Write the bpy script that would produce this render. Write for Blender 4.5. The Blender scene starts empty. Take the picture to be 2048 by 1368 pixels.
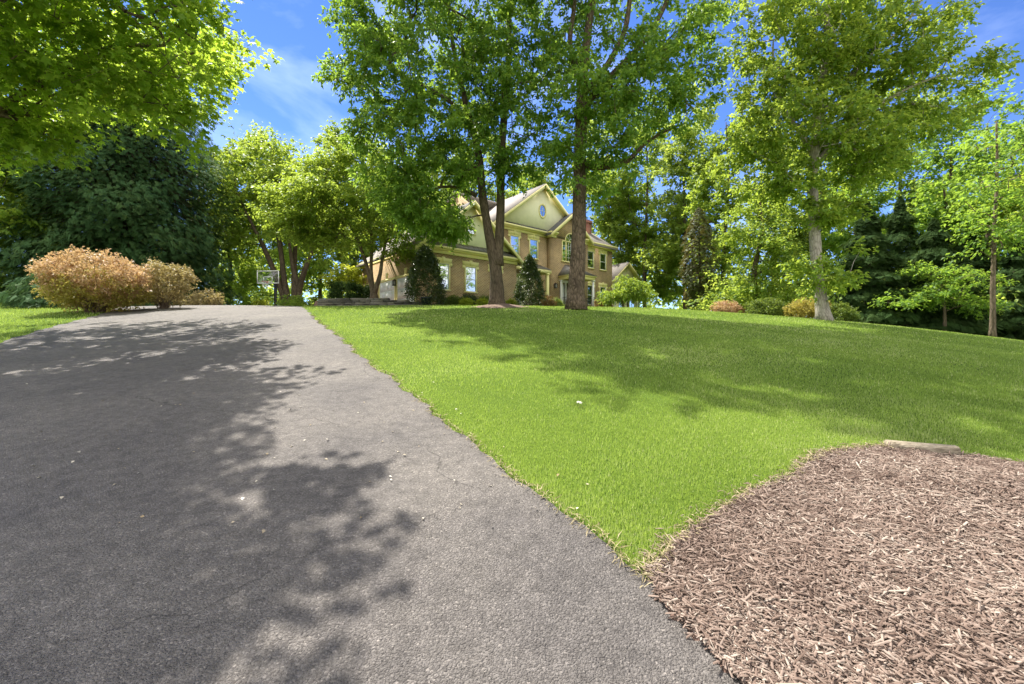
import bpy, math, random
import numpy as np
from mathutils import Vector

# ------------------------------------------------------------------ basics
scene = bpy.context.scene
COL = scene.collection
F, CX, CY = 880.0, 1024.0, 684.0
SUN_AZ = (-0.62, 0.785)
SUN_EL = math.radians(57)


def gx(px, d):
    return (px - CX) / F * d


def pt(px, py, d):
    return np.array([(px - CX) / F * d, d, (CY - py) / F * d])


def sstep(a, b, x):
    t = np.clip((np.asarray(x, float) - a) / (b - a), 0, 1)
    return t * t * (3 - 2 * t)


S0, Y0, Y1 = 0.160, 16.0, 29.0


def H(x, y):
    """height of the ground"""
    x = np.asarray(x, float)
    y = np.asarray(y, float)
    yc = np.clip(y, -30, Y1)
    q = np.clip(yc - Y0, 0, None)
    s = S0 * yc - S0 * q * q / (2 * (Y1 - Y0))
    s = np.where(y < -3, S0 * -3 + (y + 3) * 0.05, s)
    drop = np.minimum(0.003 * np.clip(x, 0, None) ** 2, 2.4)
    court = 0.55 * sstep(26, 30, y) * sstep(-4.0, -7.5, x)
    z = -1.5 + s - drop - court
    z = z + 0.03 * np.sin(x * 0.55 + 0.4) * np.sin(y * 0.43 + 1.0) * sstep(3, 9, y)
    return z


def Hf(x, y):
    return float(H(x, y))


def tag(o, label=None, cat=None, group=None, kind=None):
    if label:
        o['label'] = label
    if cat:
        o['category'] = cat
    if group:
        o['group'] = group
    if kind:
        o['kind'] = kind
    return o


def thing(name, label, cat, loc=(0, 0, 0), rz=0.0, group=None):
    o = bpy.data.objects.new(name, None)
    COL.objects.link(o)
    o.location = loc
    o.rotation_euler = (0, 0, rz)
    o.empty_display_size = 0.2
    return tag(o, label, cat, group)


class MB:
    """collects polygons, builds ONE mesh object"""

    def __init__(self):
        self.v, self.f, self.a, self.n = [], [], [], 0

    def add(self, verts, faces, rnd=None):
        verts = np.asarray(verts, float).reshape(-1, 3)
        k = len(verts)
        self.v.append(verts)
        if isinstance(faces, np.ndarray):
            self.f.append(faces + self.n)
        else:
            by = {}
            for q in faces:
                by.setdefault(len(q), []).append(q)
            for q in by.values():
                self.f.append(np.asarray(q, int) + self.n)
        if rnd is None:
            rnd = np.full(k, 0.5)
        elif np.isscalar(rnd):
            rnd = np.full(k, float(rnd))
        self.a.append(rnd)
        self.n += k

    def box(self, x0, x1, y0, y1, z0, z1, rnd=0.5):
        v = [(x, y, z) for z in (z0, z1) for y in (y0, y1) for x in (x0, x1)]
        self.add(v, [(0, 2, 3, 1), (4, 5, 7, 6), (0, 1, 5, 4), (2, 6, 7, 3), (0, 4, 6, 2), (1, 3, 7, 5)], rnd)

    def prism(self, poly, axis, a0, a1, rnd=0.5):
        """polygon of 2D points extruded along axis ('x','y','z')"""
        def mk(p, a):
            return {'x': (a, p[0], p[1]), 'y': (p[0], a, p[1]), 'z': (p[0], p[1], a)}[axis]
        n = len(poly)
        v = [mk(p, a0) for p in poly] + [mk(p, a1) for p in poly]
        f = [tuple(range(n))[::-1], tuple(range(n, 2 * n))]
        f += [(i, (i + 1) % n, n + (i + 1) % n, n + i) for i in range(n)]
        self.add(v, f, rnd)

    def tube(self, pts, rad, sides=8, rnd=0.5, cap=True):
        pts = np.asarray(pts, float)
        rad = np.broadcast_to(np.asarray(rad, float), (len(pts),))
        t = np.gradient(pts, axis=0)
        t /= np.linalg.norm(t, axis=1)[:, None] + 1e-9
        ref = np.array([0.0, 0, 1]) if abs(t[:, 2].mean()) < 0.8 else np.array([1.0, 0, 0])
        b = np.cross(t, ref)
        b /= np.linalg.norm(b, axis=1)[:, None] + 1e-9
        c = np.cross(t, b)
        a = np.arange(sides) / sides * 2 * np.pi
        v = pts[:, None] + rad[:, None, None] * (np.cos(a)[None, :, None] * b[:, None] + np.sin(a)[None, :, None] * c[:, None])
        n = len(pts)
        i = np.arange(n - 1)[:, None] * sides
        j = np.arange(sides)[None]
        k = (j + 1) % sides
        fs = np.stack([i + j, i + k, i + sides + k, i + sides + j], -1).reshape(-1, 4)
        self.add(v.reshape(-1, 3), fs, rnd)
        if cap:
            m = self.n - n * sides
            self.f.append(np.array([list(range(m + (n - 1) * sides, m + n * sides))]))
            self.f.append(np.array([list(range(m, m + sides))[::-1]]))

    def build(self, name, mat, parent=None, smooth=False, loc=None, rz=0.0):
        me = bpy.data.meshes.new(name)
        if self.n:
            v = np.concatenate(self.v).astype(np.float32)
            a = np.concatenate(self.a).astype(np.float32)
            loops = np.concatenate([q.ravel() for q in self.f]).astype(np.int32)
            sizes = np.concatenate([np.full(len(q), q.shape[1]) for q in self.f]).astype(np.int32)
            starts = np.concatenate([[0], np.cumsum(sizes)[:-1]]).astype(np.int32)
            me.vertices.add(len(v))
            me.vertices.foreach_set('co', v.ravel())
            me.loops.add(len(loops))
            me.loops.foreach_set('vertex_index', loops)
            me.polygons.add(len(sizes))
            me.polygons.foreach_set('loop_start', starts)
            if smooth:
                me.polygons.foreach_set('use_smooth', np.ones(len(sizes), bool))
            at_ = me.attributes.new('rnd', 'FLOAT', 'POINT')
            at_.data.foreach_set('value', a)
            me.update(calc_edges=True)
        me.materials.append(mat)
        o = bpy.data.objects.new(name, me)
        COL.objects.link(o)
        if parent:
            o.parent = parent
        if loc is not None:
            o.location = loc
            o.rotation_euler = (0, 0, rz)
        return o


def inst(mb, tv, tf, P, T, B, N, S, rnd):
    """copies of a small template (leaf, frond, chip) into one mesh"""
    tv = np.asarray(tv, float)
    k, n = len(tv), len(P)
    S = np.asarray(S, float)
    if S.ndim == 1:
        S = np.repeat(S[:, None], 3, 1)
    v = (P[:, None] + (tv[None, :, 0, None] * S[:, None, 0, None]) * B[:, None]
         + (tv[None, :, 1, None] * S[:, None, 1, None]) * T[:, None]
         + (tv[None, :, 2, None] * S[:, None, 2, None]) * N[:, None])
    f = np.asarray(tf, int)
    f = (f[None] + (np.arange(n) * k)[:, None, None]).reshape(-1, f.shape[1])
    mb.add(v.reshape(-1, 3), f, np.repeat(rnd, k))


def unit(a):
    return a / (np.linalg.norm(a, axis=-1, keepdims=True) + 1e-9)


def frames(nrm, axis):
    N = unit(nrm)
    T = unit(axis - (axis * N).sum(1, keepdims=True) * N)
    B = np.cross(T, N)
    return T, B, N


# ------------------------------------------------------------------ leaf shapes (x width, y length, z bend)
KITE_V = [(0, 0, 0), (-.5, .45, .10), (0, 1, -.15), (.5, .45, .10)]
KITE_F = [(0, 3, 2, 1)]


def lobed():
    v = [(0, 0, 0), (0, .38, .03)]
    f = []
    ang = [205, 150, 90, 30, -25]
    rad = [.42, .60, .68, .60, .42]
    notch = [265, 176, 118, 62, 4, 275]
    for i, (a, r) in enumerate(zip(ang, rad)):
        v.append((math.cos(math.radians(a)) * r, .38 + math.sin(math.radians(a)) * r, -.10))
    for i, a in enumerate(notch):
        r = .27
        v.append((math.cos(math.radians(a)) * r, .38 + math.sin(math.radians(a)) * r, .03))
    for i in range(5):
        f.append((1, 7 + i + 1, 2 + i, 7 + i))
    return v, f


LOBE_V, LOBE_F = lobed()


def frond(nl=6, w=.13, droop=.35, spread=.42):
    v, f = [], []

    def strip(a, b, wd):
        a, b = np.array(a), np.array(b)
        d = b - a
        s = np.array([-d[1], d[0], 0])
        s = s / (np.linalg.norm(s) + 1e-9) * wd
        m = a + d * .55
        i = len(v)
        v.extend([a, m + s, b, m - s])
        f.append((i, i + 3, i + 2, i + 1))
    strip((0, 0, 0), (0, 1, -droop), w * .55)
    for i in range(nl):
        t = .12 + .78 * i / nl
        ln = spread * (1 - .65 * t) + .08
        for sgn in (-1, 1):
            strip((0, t - .02, -droop * t * t), (sgn * ln * .75, t + ln * .62, -droop * t * t - .12 * ln - .05), w * .5)
    return v, f


FROND_V, FROND_F = frond(8, .075, .35, .40)
SPRAY_V, SPRAY_F = frond(6, .09, .25, .45)


# ------------------------------------------------------------------ materials
def newmat(name):
    m = bpy.data.materials.new(name)
    m.use_nodes = True
    nt = m.node_tree
    nt.nodes.clear()
    out = nt.nodes.new('ShaderNodeOutputMaterial')
    return m, nt, out


def N_(nt, kind, **kw):
    n = nt.nodes.new(kind)
    for k, v in kw.items():
        if k.startswith('in_'):
            key = k[3:]
            n.inputs[int(key) if key.isdigit() else key].default_value = v
        else:
            setattr(n, k, v)
    return n


def ramp(nt, stops, interp='LINEAR'):
    r = nt.nodes.new('ShaderNodeValToRGB')
    r.color_ramp.interpolation = interp
    e = r.color_ramp.elements
    while len(e) < len(stops):
        e.new(0.5)
    for el, (p, c) in zip(e, stops):
        el.position = p
        el.color = (c[0], c[1], c[2], 1)
    return r


def leafmat(name, cols, trans, tmix=0.42, rough=0.5, spec=0.25, g=1.3):
    cols = [[c * g for c in q] for q in cols]
    trans = [c * 1.25 for c in trans]
    m, nt, out = newmat(name)
    L = nt.links.new
    a = N_(nt, 'ShaderNodeAttribute', attribute_name='rnd')
    r = ramp(nt, [(i / (len(cols) - 1), c) for i, c in enumerate(cols)])
    L(a.outputs['Fac'], r.inputs[0])
    p = N_(nt, 'ShaderNodeBsdfPrincipled')
    p.inputs['Roughness'].default_value = rough
    p.inputs['Specular IOR Level'].default_value = spec
    L(r.outputs[0], p.inputs['Base Color'])
    r2 = ramp(nt, [(0, [c * .75 for c in trans]), (1, [min(1, c * 1.2) for c in trans])])
    L(a.outputs['Fac'], r2.inputs[0])
    t = N_(nt, 'ShaderNodeBsdfTranslucent')
    L(r2.outputs[0], t.inputs['Color'])
    mx = N_(nt, 'ShaderNodeMixShader')
    mx.inputs[0].default_value = tmix
    L(p.outputs[0], mx.inputs[1])
    L(t.outputs[0], mx.inputs[2])
    L(mx.outputs[0], out.inputs[0])
    return m


def barkmat(name, c1, c2, scale=9.0, bump=.6, stretch=.22):
    m, nt, out = newmat(name)
    L = nt.links.new
    tc = N_(nt, 'ShaderNodeTexCoord')
    mp = N_(nt, 'ShaderNodeMapping')
    mp.inputs['Scale'].default_value = (1, 1, stretch)
    L(tc.outputs['Object'], mp.inputs[0])
    n1 = N_(nt, 'ShaderNodeTexNoise', in_Scale=scale, in_Detail=6.0, in_Roughness=.65)
    v1 = N_(nt, 'ShaderNodeTexVoronoi', feature='DISTANCE_TO_EDGE', in_Scale=scale * 1.5)
    L(mp.outputs[0], n1.inputs['Vector'])
    nv = N_(nt, 'ShaderNodeVectorMath', operation='ADD')
    sc = N_(nt, 'ShaderNodeVectorMath', operation='SCALE')
    sc.inputs['Scale'].default_value = .12
    L(n1.outputs['Color'], sc.inputs[0])
    L(mp.outputs[0], nv.inputs[0])
    L(sc.outputs[0], nv.inputs[1])
    L(nv.outputs[0], v1.inputs['Vector'])
    ml = N_(nt, 'ShaderNodeMath', operation='MULTIPLY_ADD', in_1=1.6)
    L(v1.outputs['Distance'], ml.inputs[0])
    L(n1.outputs['Fac'], ml.inputs[2])
    big = N_(nt, 'ShaderNodeTexNoise', in_Scale=1.3, in_Detail=3.0)
    L(tc.outputs['Object'], big.inputs['Vector'])
    r = ramp(nt, [(.3, c1), (.85, c2)])
    L(ml.outputs[0], r.inputs[0])
    mxc = N_(nt, 'ShaderNodeMixRGB', blend_type='MULTIPLY', in_0=.45)
    rb = ramp(nt, [(.35, (.55, .55, .5)), (.65, (1.25, 1.2, 1.15))])
    L(big.outputs['Fac'], rb.inputs[0])
    L(r.outputs[0], mxc.inputs[1])
    L(rb.outputs[0], mxc.inputs[2])
    b = N_(nt, 'ShaderNodeBump', in_Strength=bump, in_Distance=.05)
    L(ml.outputs[0], b.inputs['Height'])
    p = N_(nt, 'ShaderNodeBsdfPrincipled')
    p.inputs['Roughness'].default_value = .9
    p.inputs['Specular IOR Level'].default_value = .15
    L(mxc.outputs[0], p.inputs['Base Color'])
    L(b.outputs[0], p.inputs['Normal'])
    L(p.outputs[0], out.inputs[0])
    return m


def noisemat(name, stops, scale=3.0, detail=6.0, rough=.8, bump=0.0, bscale=None, bdist=.02, metallic=0.0, spec=.3, coords='Object', vec=None):
    m, nt, out = newmat(name)
    L = nt.links.new
    tc = N_(nt, 'ShaderNodeTexCoord')
    n = N_(nt, 'ShaderNodeTexNoise', in_Scale=scale, in_Detail=detail, in_Roughness=.6)
    src = tc.outputs[coords]
    if vec:
        mp = N_(nt, 'ShaderNodeMapping')
        mp.inputs['Scale'].default_value = vec
        L(src, mp.inputs[0])
        src = mp.outputs[0]
    L(src, n.inputs['Vector'])
    r = ramp(nt, stops)
    L(n.outputs['Fac'], r.inputs[0])
    p = N_(nt, 'ShaderNodeBsdfPrincipled')
    p.inputs['Roughness'].default_value = rough
    p.inputs['Metallic'].default_value = metallic
    p.inputs['Specular IOR Level'].default_value = spec
    L(r.outputs[0], p.inputs['Base Color'])
    if bump:
        n2 = N_(nt, 'ShaderNodeTexNoise', in_Scale=bscale or scale * 3, in_Detail=5.0)
        L(src, n2.inputs['Vector'])
        b = N_(nt, 'ShaderNodeBump', in_Strength=bump, in_Distance=bdist)
        L(n2.outputs['Fac'], b.inputs['Height'])
        L(b.outputs[0], p.inputs['Normal'])
    L(p.outputs[0], out.inputs[0])
    return m


def rndmat(name, cols, rough=.85, spec=.2):
    m, nt, out = newmat(name)
    a = N_(nt, 'ShaderNodeAttribute', attribute_name='rnd')
    r = ramp(nt, [(i / (len(cols) - 1), c) for i, c in enumerate(cols)])
    nt.links.new(a.outputs['Fac'], r.inputs[0])
    p = N_(nt, 'ShaderNodeBsdfPrincipled')
    p.inputs['Roughness'].default_value = rough
    p.inputs['Specular IOR Level'].default_value = spec
    tc = N_(nt, 'ShaderNodeTexCoord')
    n = N_(nt, 'ShaderNodeTexNoise', in_Scale=60.0, in_Detail=4.0)
    nt.links.new(tc.outputs['Object'], n.inputs['Vector'])
    mx = N_(nt, 'ShaderNodeMixRGB', blend_type='MULTIPLY', in_0=.5)
    rr = ramp(nt, [(.3, (.6, .6, .6)), (.7, (1.2, 1.2, 1.2))])
    nt.links.new(n.outputs['Fac'], rr.inputs[0])
    nt.links.new(r.outputs[0], mx.inputs[1])
    nt.links.new(rr.outputs[0], mx.inputs[2])
    nt.links.new(mx.outputs[0], p.inputs['Base Color'])
    nt.links.new(p.outputs[0], out.inputs[0])
    return m


M = {}
M['leaf_maple'] = leafmat('maple_leaf', [(.075, .145, .018), (.11, .19, .022), (.15, .24, .028)], (.44, .58, .055), .56)
M['leaf_mid'] = leafmat('green_leaf', [(.055, .118, .020), (.082, .160, .026), (.120, .205, .032)], (.33, .48, .05), .47)
M['leaf_bright'] = leafmat('bright_leaf', [(.073, .133, .02), (.11, .183, .026), (.16, .24, .034)], (.40, .50, .055), .47)
M['leaf_dog'] = leafmat('light_leaf', [(.075, .145, .024), (.11, .19, .03), (.155, .235, .038)], (.40, .50, .055), .47)
M['leaf_yellow'] = leafmat('chartreuse_leaf', [(.14, .19, .02), (.20, .25, .03), (.26, .30, .04)], (.55, .58, .05), .5)
M['leaf_far'] = leafmat('far_leaf', [(.082, .138, .026), (.12, .188, .036), (.175, .24, .05)], (.46, .55, .08), .5)
M['leaf_blue'] = leafmat('conifer_leaf', [(.036, .082, .032), (.064, .125, .045), (.11, .165, .055)], (.08, .14, .04), .3, .7, .08)
M['leaf_dark'] = leafmat('dark_conifer_leaf', [(.024, .048, .015), (.038, .07, .021), (.065, .10, .03)], (.08, .13, .03), .25, .8, .05)
M['leaf_holly'] = leafmat('holly_leaf', [(.022, .04, .010), (.04, .065, .014), (.08, .10, .025)], (.10, .14, .02), .2, .28, .5)
M['leaf_box'] = leafmat('hedge_leaf', [(.05, .09, .016), (.085, .13, .022), (.13, .17, .03)], (.25, .32, .04), .35)
M['leaf_gold'] = leafmat('golden_leaf', [(.16, .15, .03), (.24, .21, .05), (.33, .26, .08)], (.50, .42, .08), .4)
M['leaf_bronze'] = leafmat('bronze_leaf', [(.37, .23, .135), (.47, .31, .195), (.42, .32, .16)], (.55, .38, .17), .38)
M['leaf_tan'] = leafmat('olive_tan_leaf', [(.20, .17, .07), (.28, .22, .10), (.36, .27, .15)], (.42, .34, .12), .35)
M['leaf_brown'] = leafmat('browning_leaf', [(.05, .078, .022), (.085, .108, .03), (.12, .115, .04)], (.16, .12, .03), .3)
M['leaf_red'] = leafmat('reddish_leaf', [(.10, .05, .02), (.13, .09, .03), (.09, .12, .03)], (.25, .15, .04), .35)
M['bark'] = barkmat('grey_brown_bark', (.06, .045, .031), (.20, .155, .11))
M['bark_plate'] = barkmat('plated_bark', (.04, .029, .020), (.20, .15, .105), 7, 1.3, .35)
M['bark_dark'] = barkmat('dark_bark', (.04, .031, .021), (.145, .112, .078))
M['bark_pale'] = barkmat('pale_bark', (.14, .12, .10), (.42, .38, .33), 8, .4, .3)
M['twig'] = noisemat('twig', [(.3, (.13, .09, .06)), (.7, (.24, .17, .12))], 12)

# ------------------------------------------------------------------ world, sun, camera
w = bpy.data.worlds.new("World")
scene.world = w
w.use_nodes = True
nt = w.node_tree
nt.nodes.clear()
L = nt.links.new
sky = nt.nodes.new('ShaderNodeTexSky')
sky.sky_type = 'NISHITA'
sky.sun_disc = False
sky.sun_elevation = SUN_EL
sky.sun_rotation = math.atan2(SUN_AZ[0], SUN_AZ[1])
sky.altitude = 2500
sky.air_density = 1.0
sky.dust_density = 0.0
sky.ozone_density = 3.0
hs = nt.nodes.new('ShaderNodeHueSaturation')
hs.inputs['Saturation'].default_value = 1.18
hs.inputs['Value'].default_value = .62
hs.inputs['Hue'].default_value = .513
L(sky.outputs[0], hs.inputs['Color'])
tcw = nt.nodes.new('ShaderNodeTexCoord')
mpw = nt.nodes.new('ShaderNodeMapping')
mpw.inputs['Scale'].default_value = (1.3, 1.3, 4.2)
mpw.inputs['Rotation'].default_value = (.25, .3, .5)
L(tcw.outputs['Generated'], mpw.inputs[0])
nw = nt.nodes.new('ShaderNodeTexNoise')
nw.inputs['Scale'].default_value = 1.7
nw.inputs['Detail'].default_value = 7
nw.inputs['Roughness'].default_value = .55
nw.inputs['Distortion'].default_value = .6
L(mpw.outputs[0], nw.inputs['Vector'])
rw = ramp(nt, [(.50, (0, 0, 0)), (.85, (.18, .18, .18))])
L(nw.outputs['Fac'], rw.inputs[0])
mw = nt.nodes.new('ShaderNodeMixRGB')
mw.inputs[2].default_value = (8.5, 9.2, 10.5, 1)
L(rw.outputs[0], mw.inputs[0])
L(hs.outputs[0], mw.inputs[1])
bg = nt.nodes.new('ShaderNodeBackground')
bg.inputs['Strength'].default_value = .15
# unseen white cloud added behind the camera and overhead to brighten the shade
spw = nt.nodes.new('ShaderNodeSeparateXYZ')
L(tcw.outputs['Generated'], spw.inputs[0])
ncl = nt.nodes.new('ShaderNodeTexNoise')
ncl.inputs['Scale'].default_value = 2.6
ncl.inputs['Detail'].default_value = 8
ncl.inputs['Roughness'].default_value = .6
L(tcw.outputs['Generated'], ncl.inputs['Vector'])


def wmath(op, a, b):
    m = nt.nodes.new('ShaderNodeMath')
    m.operation = op
    for i_, q in enumerate((a, b)):
        if isinstance(q, (int, float)):
            m.inputs[i_].default_value = q
        else:
            L(q, m.inputs[i_])
    return m.outputs[0]


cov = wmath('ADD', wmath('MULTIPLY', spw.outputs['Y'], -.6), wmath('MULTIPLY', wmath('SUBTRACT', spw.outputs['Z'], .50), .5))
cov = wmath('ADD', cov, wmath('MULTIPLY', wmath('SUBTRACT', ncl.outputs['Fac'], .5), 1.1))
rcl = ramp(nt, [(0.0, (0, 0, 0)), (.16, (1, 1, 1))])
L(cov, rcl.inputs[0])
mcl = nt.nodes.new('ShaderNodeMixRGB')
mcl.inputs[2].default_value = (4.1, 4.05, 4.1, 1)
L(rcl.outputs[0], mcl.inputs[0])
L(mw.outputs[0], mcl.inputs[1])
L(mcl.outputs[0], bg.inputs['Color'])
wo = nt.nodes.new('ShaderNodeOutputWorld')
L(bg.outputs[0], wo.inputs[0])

sd = Vector((SUN_AZ[0] * math.cos(SUN_EL), SUN_AZ[1] * math.cos(SUN_EL), math.sin(SUN_EL))).normalized()
sl = bpy.data.lights.new('sun', 'SUN')
sl.energy = 3.7
sl.angle = math.radians(.53)
sl.color = (1, .955, .88)
so = bpy.data.objects.new('sun', sl)
COL.objects.link(so)
so.rotation_mode = 'QUATERNION'
so.rotation_quaternion = sd.to_track_quat('Z', 'Y')
so.location = (-20, 25, 40)

cam = bpy.data.cameras.new('camera')
cam.sensor_width = 36
cam.lens = 36 * F / 2048
cam.clip_start = .05
cam.clip_end = 2000
co = bpy.data.objects.new('camera', cam)
COL.objects.link(co)
co.rotation_euler = (math.radians(90), 0, 0)
scene.camera = co
scene.view_settings.view_transform = 'Standard'
scene.view_settings.look = 'None'
scene.view_settings.gamma = 1
scene.view_settings.exposure = 1.55
scene.cycles.max_bounces = 12
scene.cycles.diffuse_bounces = 6
scene.cycles.transmission_bounces = 10
scene.cycles.glossy_bounces = 3
scene.cycles.caustics_reflective = False
scene.cycles.caustics_refractive = False
scene.cycles.sample_clamp_indirect = 3
scene.cycles.use_denoising = True

# ------------------------------------------------------------------ ground
def axis_coords(lo, hi, step, far, ratio=1.35):
    c = list(np.arange(lo, hi + 1e-6, step))
    s, a, b = step, lo, hi
    while b < far:
        s *= ratio
        b += s
        a -= s
        c.append(b)
        c.insert(0, a)
    return np.array(c)


def grid_sheet(xs, ys, zfun, mask=None):
    X, Y = np.meshgrid(xs, ys)
    Z = zfun(X, Y)
    n, m = X.shape
    v = np.stack([X, Y, Z], -1).reshape(-1, 3)
    i = np.arange(n - 1)[:, None] * m
    j = np.arange(m - 1)[None]
    f = np.stack([i + j, i + j + 1, i + m + j + 1, i + m + j], -1).reshape(-1, 4)
    return v, f


def lawnmat():
    m, nt, out = newmat('lawn_ground')
    L = nt.links.new
    tc = N_(nt, 'ShaderNodeTexCoord')
    n1 = N_(nt, 'ShaderNodeTexNoise', in_Scale=.5, in_Detail=4.0)
    n2 = N_(nt, 'ShaderNodeTexNoise', in_Scale=28.0, in_Detail=5.0, in_Roughness=.7)
    L(tc.outputs['Object'], n1.inputs['Vector'])
    L(tc.outputs['Object'], n2.inputs['Vector'])
    r1 = ramp(nt, [(.3, (.08, .14, .018)), (.7, (.135, .20, .026))])
    r2 = ramp(nt, [(.3, (.55, .6, .5)), (.7, (1.25, 1.2, 1.2))])
    L(n1.outputs['Fac'], r1.inputs[0])
    L(n2.outputs['Fac'], r2.inputs[0])
    mx = N_(nt, 'ShaderNodeMixRGB', blend_type='MULTIPLY', in_0=1.0)
    L(r1.outputs[0], mx.inputs[1])
    L(r2.outputs[0], mx.inputs[2])
    b = N_(nt, 'ShaderNodeBump', in_Strength=.8, in_Distance=.04)
    L(n2.outputs['Fac'], b.inputs['Height'])
    p = N_(nt, 'ShaderNodeBsdfPrincipled')
    p.inputs['Roughness'].default_value = .95
    p.inputs['Specular IOR Level'].default_value = .1
    L(mx.outputs[0], p.inputs['Base Color'])
    L(b.outputs[0], p.inputs['Normal'])
    L(p.outputs[0], out.inputs[0])
    return m


xs = axis_coords(-32, 32, .5, 420)
ys = axis_coords(-5, 40, .5, 420)
v, f = grid_sheet(xs, ys, H)
mb = MB()
mb.add(v, f)
tag(mb.build('lawn', lawnmat(), smooth=True), 'rolling mown lawn rising to the house', 'lawn', kind='structure')

# driveway -------------------------------------------------------------
RE = [(-3.0, 8.6), (1.2, 1.05), (0.866, 1.64), (0.643, 2.21), (0.156, 2.99), (-.40, 3.92), (-1.48, 5.81), (-2.65, 7.67), (-4.1, 10.3), (-5.93, 13.4), (-8.5, 18.0), (-10.6, 22.0), (-11.6, 25.0)]
RE = RE[1:]
RE = [(3.0, -2.5), (2.2, -.8), (1.6, .3)] + RE
REx = np.array([p[0] for p in RE])
REy = np.array([p[1] for p in RE])
LE = [(-9.0, -2.5), (-9.6, 4.0), (-10.3, 7.5), (-10.9, 9.3), (-12.4, 11.8), (-14.5, 15.4), (-17.0, 19.0), (-19.5, 22.5), (-22.0, 25)]
LEx = np.array([p[0] for p in LE])
LEy = np.array([p[1] for p in LE])


def wob(y, k=0.0):
    return .025 * np.sin(y * 5.3 + k) + .018 * np.sin(y * 13.1 + 2 * k) + .012 * np.sin(y * 27 + k)


def right_edge(y):
    return np.interp(y, REy, REx) + wob(y) * np.clip(y / 4, .75, 2.0)


def left_edge(y):
    return np.interp(y, LEy, LEx) + wob(y, 2.0) * 2


def asphaltmat():
    m, nt, out = newmat('asphalt')
    L = nt.links.new
    tc = N_(nt, 'ShaderNodeTexCoord')
    O = tc.outputs['Object']
    v1 = N_(nt, 'ShaderNodeTexVoronoi', in_Scale=120.0)
    v2 = N_(nt, 'ShaderNodeTexVoronoi', in_Scale=60.0)
    n1 = N_(nt, 'ShaderNodeTexNoise', in_Scale=160.0, in_Detail=3.0)
    nb = N_(nt, 'ShaderNodeTexNoise', in_Scale=.55, in_Detail=5.0, in_Roughness=.6)
    n3 = N_(nt, 'ShaderNodeTexNoise', in_Scale=11.0, in_Detail=5.0)
    wd_ = N_(nt, 'ShaderNodeTexNoise', in_Scale=70.0, in_Detail=2.0)
    L(O, wd_.inputs['Vector'])
    ws = N_(nt, 'ShaderNodeVectorMath', operation='SCALE')
    ws.inputs['Scale'].default_value = .014
    L(wd_.outputs['Color'], ws.inputs[0])
    wa = N_(nt, 'ShaderNodeVectorMath', operation='ADD')
    L(O, wa.inputs[0])
    L(ws.outputs[0], wa.inputs[1])
    for n in (v1, v2, n1, nb, n3):
        L(wa.outputs[0], n.inputs['Vector'])
    # stones: per-cell tone
    sep = N_(nt, 'ShaderNodeSeparateColor')
    L(v1.outputs['Color'], sep.inputs[0])
    rs = ramp(nt, [(0, (.130, .118, .106)), (.6, (.180, .166, .150)), (.95, (.235, .217, .196)), (1, (.34, .31, .275))])
    L(sep.outputs[0], rs.inputs[0])
    rb = ramp(nt, [(.33, (.76, .74, .75)), (.68, (1.20, 1.16, 1.11))])
    L(nb.outputs['Fac'], rb.inputs[0])
    m1 = N_(nt, 'ShaderNodeMixRGB', blend_type='MULTIPLY', in_0=1.0)
    L(rs.outputs[0], m1.inputs[1])
    L(rb.outputs[0], m1.inputs[2])
    r3 = ramp(nt, [(.35, (.82, .82, .82)), (.65, (1.12, 1.12, 1.12))])
    L(n3.outputs['Fac'], r3.inputs[0])
    m2 = N_(nt, 'ShaderNodeMixRGB', blend_type='MULTIPLY', in_0=1.0)
    L(m1.outputs[0], m2.inputs[1])
    L(r3.outputs[0], m2.inputs[2])
    # hairline cracks
    mp = N_(nt, 'ShaderNodeMapping')
    mp.inputs['Scale'].default_value = (.30, .30, .30)
    nd = N_(nt, 'ShaderNodeTexNoise', in_Scale=3.0, in_Detail=6.0)
    L(O, nd.inputs['Vector'])
    va = N_(nt, 'ShaderNodeVectorMath', operation='SCALE')
    va.inputs['Scale'].default_value = .55
    L(nd.outputs['Color'], va.inputs[0])
    vb = N_(nt, 'ShaderNodeVectorMath', operation='ADD')
    L(O, vb.inputs[0])
    L(va.outputs[0], vb.inputs[1])
    L(vb.outputs[0], mp.inputs[0])
    vc = N_(nt, 'ShaderNodeTexVoronoi', feature='DISTANCE_TO_EDGE', in_Scale=1.0)
    L(mp.outputs[0], vc.inputs['Vector'])
    rc = ramp(nt, [(0, (.35, .35, .35)), (.004, (1, 1, 1))])
    L(vc.outputs['Distance'], rc.inputs[0])
    rm = ramp(nt, [(.38, (0, 0, 0)), (.55, (.8, .8, .8))])
    L(nb.outputs['Fac'], rm.inputs[0])
    m3 = N_(nt, 'ShaderNodeMixRGB', blend_type='MULTIPLY')
    L(rm.outputs[0], m3.inputs[0])
    L(m2.outputs[0], m3.inputs[1])
    L(rc.outputs[0], m3.inputs[2])
    hh = N_(nt, 'ShaderNodeMath', operation='MULTIPLY_ADD', in_1=.45)
    L(v2.outputs['Distance'], hh.inputs[0])
    h2 = N_(nt, 'ShaderNodeMath', operation='ADD')
    L(v1.outputs['Distance'], h2.inputs[0])
    L(n1.outputs['Fac'], h2.inputs[1])
    L(h2.outputs[0], hh.inputs[2])
    iv = N_(nt, 'ShaderNodeMath', operation='MULTIPLY', in_1=-1.0)
    L(hh.outputs[0], iv.inputs[0])
    b = N_(nt, 'ShaderNodeBump', in_Strength=1.0, in_Distance=.011)
    L(iv.outputs[0], b.inputs['Height'])
    p = N_(nt, 'ShaderNodeBsdfPrincipled')
    p.inputs['Roughness'].default_value = .75
    p.inputs['Specular IOR Level'].default_value = .3
    L(m3.outputs[0], p.inputs['Base Color'])
    L(b.outputs[0], p.inputs['Normal'])
    L(p.outputs[0], out.inputs[0])
    return m


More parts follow.
